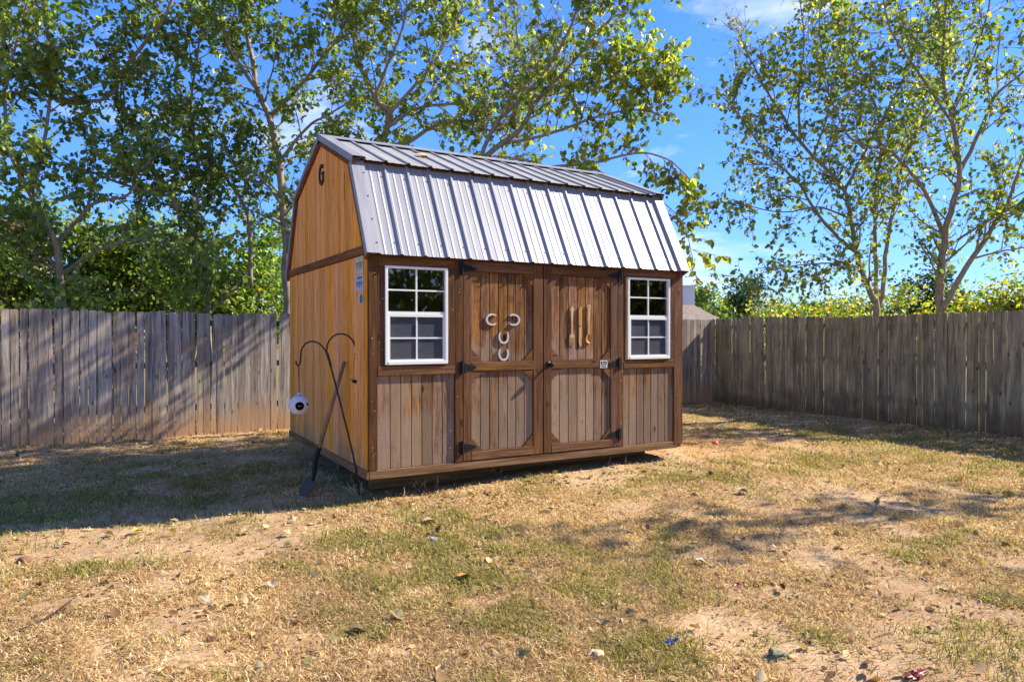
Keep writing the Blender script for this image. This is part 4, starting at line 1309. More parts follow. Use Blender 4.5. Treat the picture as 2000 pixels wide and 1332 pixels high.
class Tree:
    def __init__(s, seed):
        s.rng = np.random.default_rng(seed); s.r = random.Random(seed)
        s.trunk = MB(); s.anch = []; s.blobs = []

    def path(s, start, dirn, length, r0, curve=0.25, up=0.25, seg=0.25, r1=None):
        n = max(3, int(length / seg)); pts = [start.copy()]; d = dirn.normalized()
        for i in range(n):
            d = (d + rnd_unit(s.rng) * curve * 0.5 + Vector((0, 0, up * 0.2))).normalized()
            pts.append(pts[-1] + d * length / n)
        r1 = r0 * 0.35 if r1 is None else r1
        rad = [r0 + (r1 - r0) * i / n for i in range(n + 1)]
        return pts, rad

    def twig(s, p, d, length, leafgap, droop=0.25):
        pts, rad = s.path(p, d, length, 0.006, 0.45, -droop, 0.12, 0.002)
        s.trunk.tube(pts, rad, 3, False)
        n = max(2, int(length / leafgap))
        for k in range(n):
            f = (0.15 + 0.85 * (k + s.r.random()) / n) * (len(pts) - 1)
            i = min(int(f), len(pts) - 2)
            q = pts[i].lerp(pts[i + 1], f - i)
            s.anch.append((q.x + s.r.gauss(0, .012), q.y + s.r.gauss(0, .012), q.z + s.r.gauss(0, .012)))

    def branch(s, pts, rad, f0=0.25, gap=0.30, blen=1.2, tl=0.40, tgap=0.17, leafgap=0.06, up=0.35, spread=1.0, droop=0.25, sub=2):
        """sub-branches with twigs along a limb"""
        Ls = [0.0]
        for a, b_ in zip(pts[:-1], pts[1:]): Ls.append(Ls[-1] + (b_ - a).length)
        tot = Ls[-1]; q = tot * f0
        while q < tot:
            i = max(k for k in range(len(Ls)) if Ls[k] <= q); i = min(i, len(pts) - 2)
            t = (q - Ls[i]) / max(Ls[i + 1] - Ls[i], 1e-6)
            p = pts[i].lerp(pts[i + 1], t); tan = (pts[i + 1] - pts[i]).normalized()
            perp = rnd_unit(s.rng); perp = (perp - tan * perp.dot(tan)); perp.normalize()
            d = (tan * 0.55 + perp * spread + Vector((0, 0, up))).normalized()
            fr = q / tot
            ln = blen * s.r.uniform(0.5, 1.15) * (1.0 - 0.45 * fr)
            rr = min(rad[i] * 0.5, 0.016 + 0.012 * blen * (1 - fr))
            bp, br = s.path(p, d, ln, rr, 0.35, up * 0.5, 0.2, 0.004)
            s.trunk.tube(bp, br, 4, False)
            s.twigs(bp, 0.2, tgap, tl, leafgap, droop)
            for _k in range(sub):
                i2 = s.r.randrange(1, max(2, len(bp) - 1)); d2 = ((bp[i2] - bp[i2 - 1]).normalized() * 0.8 + rnd_unit(s.rng) * 0.8 + Vector((0, 0, up * 0.4))).normalized()
                cp_, cr_ = s.path(bp[i2], d2, ln * s.r.uniform(0.35, 0.7), br[i2] * 0.6, 0.4, up * 0.4, 0.16, 0.003)
                s.trunk.tube(cp_, cr_, 3, False)
                s.twigs(cp_, 0.1, tgap, tl * 0.85, leafgap, droop)
            q += gap * s.r.uniform(0.6, 1.4)
        s.twigs(pts[-max(3, len(pts) // 4):], 0.0, tgap * 0.8, tl, leafgap, droop)

    def twigs(s, bp, f0, tgap, tl, leafgap, droop):
        Ls = [0.0]
        for a, b_ in zip(bp[:-1], bp[1:]): Ls.append(Ls[-1] + (b_ - a).length)
        tot = Ls[-1]; q = tot * f0
        while q <= tot:
            i = min(max(k for k in range(len(Ls)) if Ls[k] <= q), len(bp) - 2)
            t = (q - Ls[i]) / max(Ls[i + 1] - Ls[i], 1e-6)
            p = bp[i].lerp(bp[i + 1], t); tan = (bp[i + 1] - bp[i]).normalized()
            d = (tan * 0.8 + rnd_unit(s.rng) * 0.9).normalized()
            s.twig(p, d, tl * s.r.uniform(0.5, 1.3), leafgap, droop)
            q += tgap * s.r.uniform(0.6, 1.4)
        d = (bp[-1] - bp[-2]).normalized()
        s.twig(bp[-1], d, tl, leafgap, droop)

    def limb(s, pts, r0, r1, n=4, sides=8):
        sp_ = smooth_path(pts, n); N_ = len(sp_) - 1
        r0 *= 0.85; rad = [r0 + (r1 - r0) * (i / N_) ** 0.75 for i in range(N_ + 1)]
        j = 0.35
        for i in range(1, N_): sp_[i] = sp_[i] + rnd_unit(s.rng) * rad[i] * j
        s.trunk.tube(sp_, rad, sides, True)
        return sp_, rad

    def finish(s, name, label, base, pal, size, yel, hang=0.6, group=None, cat='tree', keep=None, barkm=None):
        t = thing(name, label, cat, tuple(base), group)
        s.trunk.build('trunk', barkm or M['bark'], t, smooth=True)
        P = np.array(s.anch)
        if keep is not None: P = P[keep(P)]
        P = P - np.array(base)
        me = leaves_mesh('crown', P, size, pal, s.rng, yel, hang)
        o = link(bpy.data.objects.new('crown', me)); o.parent = t; o['kind'] = 'stuff'
        return len(P)


NL = 0
def pxl(pts, Z, Z1=None):
    n = len(pts) - 1
    out = []
    for i, p in enumerate(pts):
        z = p[2] if len(p) > 2 else (Z + ((Z1 if Z1 is not None else Z) - Z) * i / max(n, 1))
        out.append(Vector(at(p[0], p[1], z)))
    return out


GRP = 'broad leaved trees growing behind the fence'

# T3: main trunk close behind the shed's left corner
def clearance(P):
    """no leaves inside the shed or its roof, fewer that would shade the fence strip"""
    x, y, z = P[:, 0], P[:, 1], P[:, 2]
    inside = (x > -0.25) & (x < Lx + 0.25) & (y > -0.3) & (y < Dy + 0.3) & (z < 3.75)
    d = sdir / sdir.z
    sx, sy = x - d.x * z, y - d.y * z      # where the leaf's shadow lands: leaves thinned to let sun onto the fence strip
    thin = (sx > -9.5) & (sx < -0.2) & (sy > 4.3) & (sy < 6.1) & (np.random.default_rng(3).random(len(P)) < 0.72)
    return ~(inside | thin)


def make_tree(seed, name, label, limbs, pal, size, yel, hang, group=GRP, **kw):
    global NL
    T = Tree(seed)
    base = None
    for L_ in limbs:
        pts = pxl(L_['p'], L_['Z'], L_.get('Z1'))
        if L_.get('foot'):
            foot = pts[0].copy(); foot.z = float(gz(foot.x, foot.y)) - 0.1
            pts = [foot] + pts
            if base is None: base = foot
        sp_, rad = T.limb(pts, L_['r'][0], L_['r'][1])
        k = dict(kw); k.update(L_.get('k', {}))
        if k.pop('bare', False): continue
        T.branch(sp_, rad, **k)
    n = T.finish(name, label, (base.x, base.y, base.z), pal, size, yel, hang, group, keep=clearance)
    NL += n
    print('tree', label[:40], n, len(T.trunk.f))


Z3 = 12.9
make_tree(3, 'leafy_tree', 'leafy green tree whose single trunk rises just left of the shed gable', [
    dict(p=[(560, 590), (556, 460), (546, 315), (525, 227), (504, 175), (487, 87), (462, -10), (440, -120)], Z=Z3, Z1=12.5, r=(0.105, 0.03), foot=1, k=dict(f0=0.35)),
    dict(p=[(525, 227), (567, 189), (623, 122), (668, 60), (700, -30)], Z=12.8, Z1=12.4, r=(0.05, 0.015)),
    dict(p=[(504, 175), (470, 130), (435, 60), (430, -40)], Z=12.4, Z1=11.6, r=(0.045, 0.012)),
    dict(p=[(546, 315), (600, 250), (640, 225), (700, 190)], Z=12.8, Z1=12.6, r=(0.04, 0.012)),
    dict(p=[(551, 400), (500, 340), (455, 320), (420, 250)], Z=12.7, Z1=12.0, r=(0.035, 0.01)),
], PAL_GREEN, 0.088, 0.03, 0.45, gap=0.19, blen=1.35, leafgap=0.036, tgap=0.15)

make_tree(4, 'leafy_tree', 'leafy green tree leaning left with twin stems behind the middle of the left fence', [
    dict(p=[(404, 590), (376, 460), (336, 385), (297, 325), (266, 262), (241, 210), (227, 175), (245, 133), (280, 87), (315, 45), (350, -40)], Z=12.6, Z1=11.0, r=(0.085, 0.02), foot=1, k=dict(f0=0.2)),
    dict(p=[(227, 175), (196, 196), (140, 196), (84, 182), (52, 140), (0, 100), (-40, 60)], Z=11.5, Z1=10.6, r=(0.04, 0.012)),
    dict(p=[(385, 560), (383, 437), (388, 332), (376, 252), (373, 196), (385, 110), (400, 0)], Z=12.4, Z1=12.0, r=(0.05, 0.014)),
    dict(p=[(490, 560), (483, 420), (437, 343), (395, 297), (350, 240)], Z=13.2, Z1=12.3, r=(0.05, 0.014)),
    dict(p=[(336, 385), (240, 360), (160, 330), (90, 320), (20, 330)], Z=12.2, Z1=10.6, r=(0.035, 0.01)),
], PAL_GREEN, 0.086, 0.03, 0.4, gap=0.19, blen=1.25, leafgap=0.036, tgap=0.14)

make_tree(5, 'leafy_tree', 'dark leafy tree spreading over the far left end of the fence', [
    dict(p=[(120, 590), (110, 480), (60, 380), (20, 300), (-40, 180)], Z=11.4, Z1=10.4, r=(0.08, 0.02), foot=1, k=dict(f0=0.1)),
    dict(p=[(110, 480), (180, 400), (250, 380), (300, 300)], Z=11.4, Z1=11.2, r=(0.045, 0.012)),
    dict(p=[(115, 520), (40, 470), (-40, 440)], Z=11.3, Z1=10.8, r=(0.04, 0.012)),
    dict(p=[(118, 540), (170, 500), (250, 470), (330, 480), (400, 520)], Z=11.5, Z1=12.0, r=(0.04, 0.012)),
    dict(p=[(60, 380), (90, 260), (100, 140), (90, 20), (110, -60)], Z=11.2, Z1=10.6, r=(0.04, 0.012)),
    dict(p=[(20, 300), (10, 200), (30, 90), (60, -20)], Z=10.8, Z1=10.0, r=(0.035, 0.012)),
], PAL_GREEN * 1.1, 0.088, 0.02, 0.5, gap=0.20, blen=1.25, leafgap=0.038, tgap=0.14)

make_tree(6, 'leafy_tree', 'leafy tree with a forked trunk standing behind the shed roof ridge', [
    dict(p=[(742, 560), (745, 330), (748, 280), (760, 224), (732, 192), (700, 116), (684, 40), (668, -30)], Z=12.6, Z1=12.0, r=(0.10, 0.025), foot=1, k=dict(f0=0.42)),
    dict(p=[(748, 300), (792, 280), (848, 248), (896, 236), (960, 256), (1040, 230), (1090, 190)], Z=12.5, Z1=12.3, r=(0.055, 0.012)),
    dict(p=[(760, 224), (800, 180), (850, 120), (880, 60), (920, -20)], Z=12.2, Z1=12.0, r=(0.045, 0.012)),
    dict(p=[(732, 192), (760, 120), (790, 40), (800, -50)], Z=12.0, Z1=11.8, r=(0.04, 0.012)),
    dict(p=[(755, 250), (820, 210), (900, 200), (980, 150), (1040, 90)], Z=12.3, Z1=12.1, r=(0.04, 0.012)),
], PAL_OLIVE, 0.087, 0.05, 0.5, gap=0.17, blen=1.25, leafgap=0.036, tgap=0.15)

make_tree(7, 'leafy_tree', 'loose crowned tree behind the shed, its drooping branches reaching past the roof end', [
    dict(p=[(905, 560), (915, 400), (944, 312), (1016, 256), (1056, 188), (1110, 165), (1176, 160), (1240, 120), (1300, 110)], Z=11.8, Z1=10.6, r=(0.085, 0.012), foot=1, k=dict(f0=0.4)),
    dict(p=[(915, 380), (960, 256), (1040, 172), (1090, 100), (1120, 40), (1140, -40)], Z=11.6, Z1=10.3, r=(0.05, 0.014)),
    dict(p=[(990, 280), (1080, 260), (1160, 230), (1240, 215), (1290, 225)], Z=11.4, Z1=10.6, r=(0.035, 0.010)),
    dict(p=[(1056, 188), (1130, 110), (1190, 40), (1230, -20)], Z=11.2, Z1=10.3, r=(0.035, 0.010)),
    dict(p=[(930, 350), (1040, 330), (1150, 320), (1240, 300), (1300, 310), (1345, 350), (1362, 400)], Z=11.2, Z1=10.0, r=(0.035, 0.007), k=dict(up=0.1, blen=0.6, f0=0.3, gap=0.25)),
    dict(p=[(1010, 270), (1000, 180), (1010, 80), (1000, -30)], Z=11.5, Z1=10.9, r=(0.03, 0.010)),
    dict(p=[(1160, 330), (1240, 370), (1300, 400), (1335, 440), (1352, 500)], Z=10.6, Z1=9.9, r=(0.014, 0.004), k=dict(up=-0.1, blen=0.3, f0=0.5, sub=0)),
], PAL_OLIVE, 0.098, 0.045, 0.75, gap=0.17, blen=1.05, leafgap=0.038, tgap=0.15)

make_tree(8, 'multi_stem_tree', 'sparse yellow green tree with four slender stems behind the right fence', [
    dict(p=[(1712, 606), (1703, 582), (1684, 535), (1673, 493), (1661, 428), (1650, 372), (1619, 335), (1563, 279), (1526, 223), (1494, 172), (1466, 116), (1440, 60)], Z=13.3, Z1=12.3, r=(0.085, 0.012), foot=1, k=dict(f0=0.3)),
    dict(p=[(1650, 372), (1675, 326), (1736, 209), (1778, 126), (1800, 30)], Z=13.0, Z1=12.6, r=(0.04, 0.010)),
    dict(p=[(1673, 493), (1638, 465), (1591, 410), (1563, 363), (1526, 326), (1494, 298), (1440, 220), (1400, 180)], Z=13.2, Z1=12.0, r=(0.045, 0.008)),
    dict(p=[(1712, 600), (1710, 577), (1710, 465), (1708, 420), (1712, 354), (1722, 280), (1700, 180), (1650, 80), (1620, 0)], Z=13.4, Z1=12.8, r=(0.055, 0.012), k=dict(f0=0.25)),
    dict(p=[(1714, 600), (1724, 568), (1731, 484), (1743, 419), (1759, 340), (1782, 279), (1824, 205), (1850, 100), (1860, 0)], Z=13.4, Z1=13.4, r=(0.06, 0.012), k=dict(f0=0.25)),
    dict(p=[(1690, 552), (1684, 549), (1638, 517), (1573, 517), (1517, 526), (1447, 545)], Z=13.3, Z1=12.2, r=(0.026, 0.005), k=dict(up=0.1, blen=0.6, f0=0.2)),
    dict(p=[(1661, 428), (1600, 405), (1530, 415), (1450, 400), (1410, 395)], Z=13.1, Z1=12.2, r=(0.025, 0.005), k=dict(up=0.1, blen=0.7, f0=0.3)),
    dict(p=[(1563, 279), (1560, 180), (1570, 80), (1560, -20)], Z=12.8, Z1=12.0, r=(0.03, 0.008)),
    dict(p=[(1590, 300), (1620, 200), (1600, 60), (1610, -30)], Z=12.9, Z1=11.8, r=(0.025, 0.008)),
], PAL_OLIVE, 0.088, 0.10, 0.6, gap=0.18, blen=1.15, leafgap=0.072, tgap=0.19, tl=0.34, sub=3)

make_tree(9, 'forked_tree', 'sparse tree with a thick forked trunk behind the right fence at the right edge', [
    dict(p=[(1836, 604), (1838, 535), (1845, 465), (1861, 396), (1875, 335), (1857, 223), (1843, 154), (1845, 60), (1850, -40)], Z=12.6, Z1=11.8, r=(0.10, 0.015), foot=1, k=dict(f0=0.32)),
    dict(p=[(1840, 604), (1847, 596), (1889, 521), (1931, 456), (1964, 405), (1987, 344), (2010, 280), (2050, 150)], Z=12.6, Z1=11.8, r=(0.075, 0.015), k=dict(f0=0.28)),
    dict(p=[(1875, 335), (1917, 251), (1945, 186), (2000, 140), (2060, 60)], Z=12.3, Z1=11.5, r=(0.045, 0.012)),
    dict(p=[(1845, 465), (1806, 372), (1759, 316), (1735, 293), (1666, 275), (1629, 209), (1600, 130)], Z=12.5, Z1=11.6, r=(0.05, 0.010), k=dict(f0=0.4)),
    dict(p=[(1870, 470), (1930, 430), (2000, 395), (2060, 380)], Z=12.5, Z1=11.8, r=(0.028, 0.010)),
    dict(p=[(1900, 505), (1960, 490), (2030, 480)], Z=12.5, Z1=12.0, r=(0.025, 0.008)),
    dict(p=[(1857, 223), (1900, 120), (1930, 20), (1940, -60)], Z=12.2, Z1=11.6, r=(0.03, 0.010)),
    dict(p=[(1860, 240), (1800, 150), (1740, 60), (1720, -40)], Z=12.2, Z1=11.3, r=(0.03, 0.010)),
], PAL_OLIVE, 0.090, 0.10, 0.6, gap=0.18, blen=1.15, leafgap=0.072, tgap=0.19, tl=0.34, sub=3)

# a further tree of the same row, standing out of view to the right: its shade falls on the lawn
T = Tree(21)
fb = Vector((11.3, -4.6, -0.1))
for (dx, dy, top, r_) in ((0.0, 0.2, 7.2, 0.09), (-1.2, 0.6, 6.6, 0.07), (0.5, -1.2, 6.8, 0.07), (-1.0, -1.3, 5.8, 0.06)):
    pts = [fb, fb + Vector((dx * 0.15, dy * 0.15, 1.4)), fb + Vector((dx * 0.6, dy * 0.6, top * 0.5)), fb + Vector((dx * 1.1, dy * 1.1, top * 0.8)), fb + Vector((dx * 1.5, dy * 1.5, top))]
    sp_, rad = T.limb(pts, r_, 0.015)
    T.branch(sp_, rad, f0=0.45, gap=0.42, blen=1.3, tl=0.4, tgap=0.24, leafgap=0.085)
print('shade tree', T.finish('leafy_tree', 'leafy tree of the same row standing beyond the right fence near the camera', fb, PAL_OLIVE, 0.11, 0.08, 0.5, GRP))


# ------------------------------------------------------------------ bushes and distant planting
def bush(name, label, px0, px1, pytop, Z, pal, n, size, yel, seed, group=None, depth=1.2, cat='bush', zbase=None, clump=0.35, pybot=625):
    rng = np.random.default_rng(seed)
    A, B = Vector(at(px0, 650, Z)), Vector(at(px1, 650, Z))
    c = (A + B) / 2; half = (B - A).length / 2; h = float(at((px0 + px1) / 2, pytop, Z)[2])
    ax = (B - A).normalized(); ay = Vector((-ax.y, ax.x, 0))
    base = Vector((c.x, c.y, float(gz(c.x, c.y)) - 0.05))
    zlow = 0.2 if zbase is None else zbase
    # clumps
    nc = max(6, int(n / 260))
    cl = []
    for k in range(nc):
        th = rng.uniform(0, 2 * math.pi); ph = rng.uniform(-0.35, 1.0)
        rr = rng.uniform(0.35, 0.95)
        u = math.cos(th) * rr * math.sqrt(max(1 - max(ph, 0) ** 2, 0.05)); v = math.sin(th) * rr
        zz = zlow + (h - zlow) * (0.45 + 0.5 * ph * rr) 
        cl.append((u * half, v * depth, zz))
    cl = np.array(cl); idx = rng.integers(0, nc, n)
    off = rng.normal(size=(n, 3)) * clump * np.array([1, 1, 0.8])
    off *= rng.uniform(0.5, 1.2, (nc, 1))[idx]
    L3 = cl[idx] + off
    ok = (L3[:, 2] > 0.05)
    L3 = L3[ok]
    P = np.stack([L3[:, 0] * ax.x + L3[:, 1] * ay.x, L3[:, 0] * ax.y + L3[:, 1] * ay.y, L3[:, 2] - base.z], 1)
    Wx = P[:, 0] + base.x; Wy = P[:, 1] + base.y
    k = (Wy > FY + 0.25) | (Wx > FX + 0.25) | (Wy < CAM[1] - 2)
    P = P[k]
    t = thing(name, label, cat, tuple(base), group)
    b = MB(); r = random.Random(seed)
    for i in range(0, nc, max(1, nc // 14)):
        e = Vector((cl[i][0] * ax.x + cl[i][1] * ay.x, cl[i][0] * ax.y + cl[i][1] * ay.y, cl[i][2])) + Vector((base.x, base.y, 0))
        s0 = base + Vector((ax.x * r.uniform(-.2, .2) * half, ax.y * r.uniform(-.2, .2) * half, 0))
        m_ = s0.lerp(e, 0.5) + Vector((r.uniform(-.1, .1), r.uniform(-.1, .1), 0.25))
        b.tube(smooth_path([s0, m_, e], 4), [0.028 * (1 - 0.8 * q / 8) for q in range(9)], 5, False)
    b.build('stems' if cat == 'bush' else 'trunk', M['bark'], t, smooth=True)
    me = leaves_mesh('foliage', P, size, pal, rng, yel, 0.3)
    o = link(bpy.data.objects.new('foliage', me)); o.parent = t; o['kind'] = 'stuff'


# understorey behind the left fence
UG = 'bushes filling the space behind the left fence'
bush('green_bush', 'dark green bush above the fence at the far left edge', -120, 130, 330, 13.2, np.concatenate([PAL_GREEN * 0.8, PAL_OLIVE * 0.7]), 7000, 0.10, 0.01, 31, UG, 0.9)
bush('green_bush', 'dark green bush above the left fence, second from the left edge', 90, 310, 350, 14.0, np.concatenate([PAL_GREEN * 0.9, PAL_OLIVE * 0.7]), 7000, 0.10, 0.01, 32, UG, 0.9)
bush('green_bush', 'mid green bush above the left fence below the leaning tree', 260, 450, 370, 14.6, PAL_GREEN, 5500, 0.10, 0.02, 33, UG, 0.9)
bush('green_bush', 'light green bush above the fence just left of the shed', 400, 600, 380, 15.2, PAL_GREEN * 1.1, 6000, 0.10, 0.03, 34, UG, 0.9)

YG = 'yellowing bushes above the right fence'
PY1 = np.concatenate([PAL_YEL * 0.85, PAL_OLIVE * 1.1, PAL_OLIVE * 0.8, PAL_GREEN])
PY2 = np.concatenate([PAL_OLIVE * 1.15, PAL_YEL[:1] * 0.8, PAL_GREEN])
bush('yellow_bush', 'golden yellow bush above the right fence at the foot of the four stem tree', 1575, 1720, 556, 15.5, PY1, 3200, 0.08, 0.25, 41, YG, 0.6)
bush('yellow_bush', 'orange tinted low bush above the right fence between the house and the golden bush', 1455, 1600, 580, 16.5, np.concatenate([hexcol((176, 140, 60), (150, 130, 60)), PAL_OLIVE]), 2600, 0.08, 0.2, 42, YG, 0.6)
bush('yellow_bush', 'yellow green bush above the right fence between the two trees', 1730, 1850, 548, 16.0, PY2, 2200, 0.09, 0.2, 43, YG, 0.6)
bush('yellow_bush', 'large bright yellow bush at the right edge above the fence', 1860, 2060, 520, 14.6, PY1, 6200, 0.085, 0.2, 44, YG, 0.8)
bush('evergreen_tree', 'dark evergreen tree rising behind the fence between the two right trees', 1765, 1880, 498, 19.0, PAL_DARK, 5200, 0.10, 0.0, 45, None, 0.9, 'tree', clump=0.28)
DG = 'distant green trees on the skyline'
bush('distant_tree', 'bright green tree beside the chimney just right of the shed', 1325, 1415, 535, 36, PAL_GREEN, 3600, 0.15, 0.03, 46, DG, 1.5, 'tree', clump=0.5)
bush('distant_tree', 'dark green tree on the skyline right of the chimney', 1400, 1490, 545, 38, PAL_DARK * 1.3, 3200, 0.16, 0.03, 47, DG, 1.5, 'tree', clump=0.5)
bush('distant_tree', 'low rounded tree far off between the dark tree and the golden bush', 1500, 1600, 576, 42, PAL_GREEN * 0.95, 2600, 0.2, 0.04, 48, DG, 1.5, 'tree', clump=0.7)
bush('distant_tree', 'low tree far off behind the golden bush', 1590, 1700, 570, 46, PAL_OLIVE * 0.8, 2600, 0.2, 0.08, 49, DG, 1.5, 'tree', clump=0.7)
bush('distant_tree', 'broad tree far off behind the four stem tree', 1680, 1800, 572, 50, PAL_GREEN * 0.9, 2600, 0.22, 0.04, 50, DG, 1.5, 'tree', clump=0.8)
# trees at the camera's back: the shed windows mirror them
def back_tree(name, label, x, y, h, w_, seed):
    T = Tree(seed); f = Vector((x, y, -0.1))
    for k in range(5):
        a = k * 1.26 + seed
        e = Vector((math.cos(a) * w_ * 0.6, math.sin(a) * w_ * 0.6, h * (0.75 + 0.06 * k)))
        sp_, rad = T.limb([f, f + Vector((e.x * .1, e.y * .1, h * 0.25)), f + Vector((e.x * .6, e.y * .6, h * 0.5)), f + e], 0.12, 0.02)
        T.branch(sp_, rad, f0=0.2, gap=0.28, blen=w_ * 0.6, tl=0.5, tgap=0.25, leafgap=0.10)
    T.finish(name, label, f, PAL_OLIVE * 1.3, 0.2, 0.02, 0.4, 'trees behind the camera that the windows mirror')
back_tree('leafy_tree', 'green tree standing behind the camera, mirrored in the left shed window', 5.0, -10.5, 6.5, 2.6, 61)
back_tree('leafy_tree', 'green tree standing behind the camera, mirrored in the right shed window', 12.4, -10.6, 7.0, 2.8, 62)
back_tree('leafy_tree', 'green tree standing behind the camera between the other two', 8.6, -13.0, 8.0, 3.0, 63)
# far tree line
rng = np.random.default_rng(77)
n = 16000
th = rng.uniform(R(-75), R(75), n); rad_ = rng.uniform(70, 95, n)
prof_ = 2.6 + 2.2 * fbm(th * 14, th * 0 + 2.0, 4)
zz = rng.random(n) ** 0.7 * prof_
fx = CAM[0] + rad_ * np.sin(th + YAW); fy = CAM[1] + rad_ * np.cos(th + YAW)
me = leaves_mesh('far_tree_line', np.stack([fx, fy, zz], 1), 0.75, PAL_DARK * 1.4, rng, 0.02, 0.2)
o = link(bpy.data.objects.new('far_tree_line', me)); tag(o, 'far off band of trees on the horizon', 'trees', None, 'stuff')

# ------------------------------------------------------------------ houses beyond the fence
hs = thing('brick_house', 'red brick house partly hidden by the trees at the far left', 'house', tuple(Vector(at(40, 650, 20)) * 1.0))
hx, hy = float(at(60, 650, 20)[0]), float(at(60, 650, 20)[1])
x0, x1, y0, y1 = hx - 9, hx + 2.7, hy, hy + 8
MB().box(x0, x1, y0, y1, -0.1, 3.0).build('wall', M['brick'], hs)
b = MB(); b.prism([(x0 - 0.4, y0 - 0.4, 3.0), (x0 - 0.4, y1 + 0.4, 3.0), (x0 - 0.4, (y0 + y1) / 2, 5.2)], (x1 - x0 - 2.2, 0, 0)); b.build('roof', M['shingle'], hs)
MB().box(hx - 1.0, hx + 0.2, y0 + 0.3, y0 + 1.2, 2.9, 4.6).build('chimney', M['brick'], hs)

HZ = 26.0
fl, fr_ = Vector(at(1230, 650, HZ)), Vector(at(1462, 650, HZ))
h2 = thing('tan_roof_house', 'low house with a tan shingle roof and white chimney just right of the shed', 'house', (fl.x, fl.y, -0.1))
ax_ = (fr_ - fl); ax_.z = 0; W2 = ax_.length; ax_.normalize(); ay_ = Vector((-ax_.y, ax_.x, 0))
o2 = Vector((fl.x, fl.y, 0))
def hp(u, v, z): return o2 + ax_ * u + ay_ * v + Vector((0, 0, z))
b = MB(); b.prism([hp(0.4, 0.4, -0.1), hp(W2 - 0.4, 0.4, -0.1), hp(W2 - 0.4, 5.6, -0.1), hp(0.4, 5.6, -0.1)], (0, 0, 1.55)); b.build('wall', M['cream_wall'], h2)
b = MB(); b.v += [tuple(hp(0, 0, 1.45)), tuple(hp(W2, 0, 1.45)), tuple(hp(W2, 6, 1.45)), tuple(hp(0, 6, 1.45)), tuple(hp(1.5, 3, 2.62)), tuple(hp(W2 - 1.25, 3, 2.62))]
b.f += [(0, 1, 5, 4), (1, 2, 5), (2, 3, 4, 5), (3, 0, 4), (0, 3, 2, 1)]; b.mi += [0] * 5
b.build('roof', M['shingle'], h2)
cu = W2 * (1390 - 1230) / 232.0
b = MB(); b.prism([hp(cu - 0.22, 3.3, 1.6), hp(cu + 0.22, 3.3, 1.6), hp(cu + 0.22, 3.8, 1.6), hp(cu - 0.22, 3.8, 1.6)], (0, 0, 1.75))
b.prism([hp(cu - 0.28, 3.24, 3.35), hp(cu + 0.28, 3.24, 3.35), hp(cu + 0.28, 3.86, 3.35), hp(cu - 0.28, 3.86, 3.35)], (0, 0, 0.08))
b.build('chimney', M['white_paint'], h2)

# ------------------------------------------------------------------ grass
def sample_ground(n, zmin=2.6, zmax=15.5, power=1.0, seed=1):
    """positions in the yard, denser close to the camera"""
    rng = np.random.default_rng(seed)
    u = rng.random(n)
    if power == 1.0: Z = zmin * (zmax / zmin) ** u
    else:
        a = 1 - power; Z = (zmin ** a + u * (zmax ** a - zmin ** a)) ** (1 / a)
    X = rng.uniform(-0.80, 0.80, n) * Z
    x = CAM[0] + _rt[0] * X + math.sin(YAW) * Z; y = CAM[1] + _rt[1] * X + math.cos(YAW) * Z
    ok = (y < FY - 0.04) & (x < FX - 0.04) & (x > -8.9)
    ok &= ~((x > 0.12) & (x < Lx - 0.1) & (y > 0.15) & (y < Dy))
    return x[ok], y[ok], rng


STRAW = hexcol((226, 194, 146), (206, 172, 124), (236, 210, 168), (186, 148, 106), (160, 122, 86), (200, 172, 122))
GREENB = hexcol((138, 134, 62), (120, 124, 56), (156, 148, 76), (102, 108, 50), (170, 158, 88))


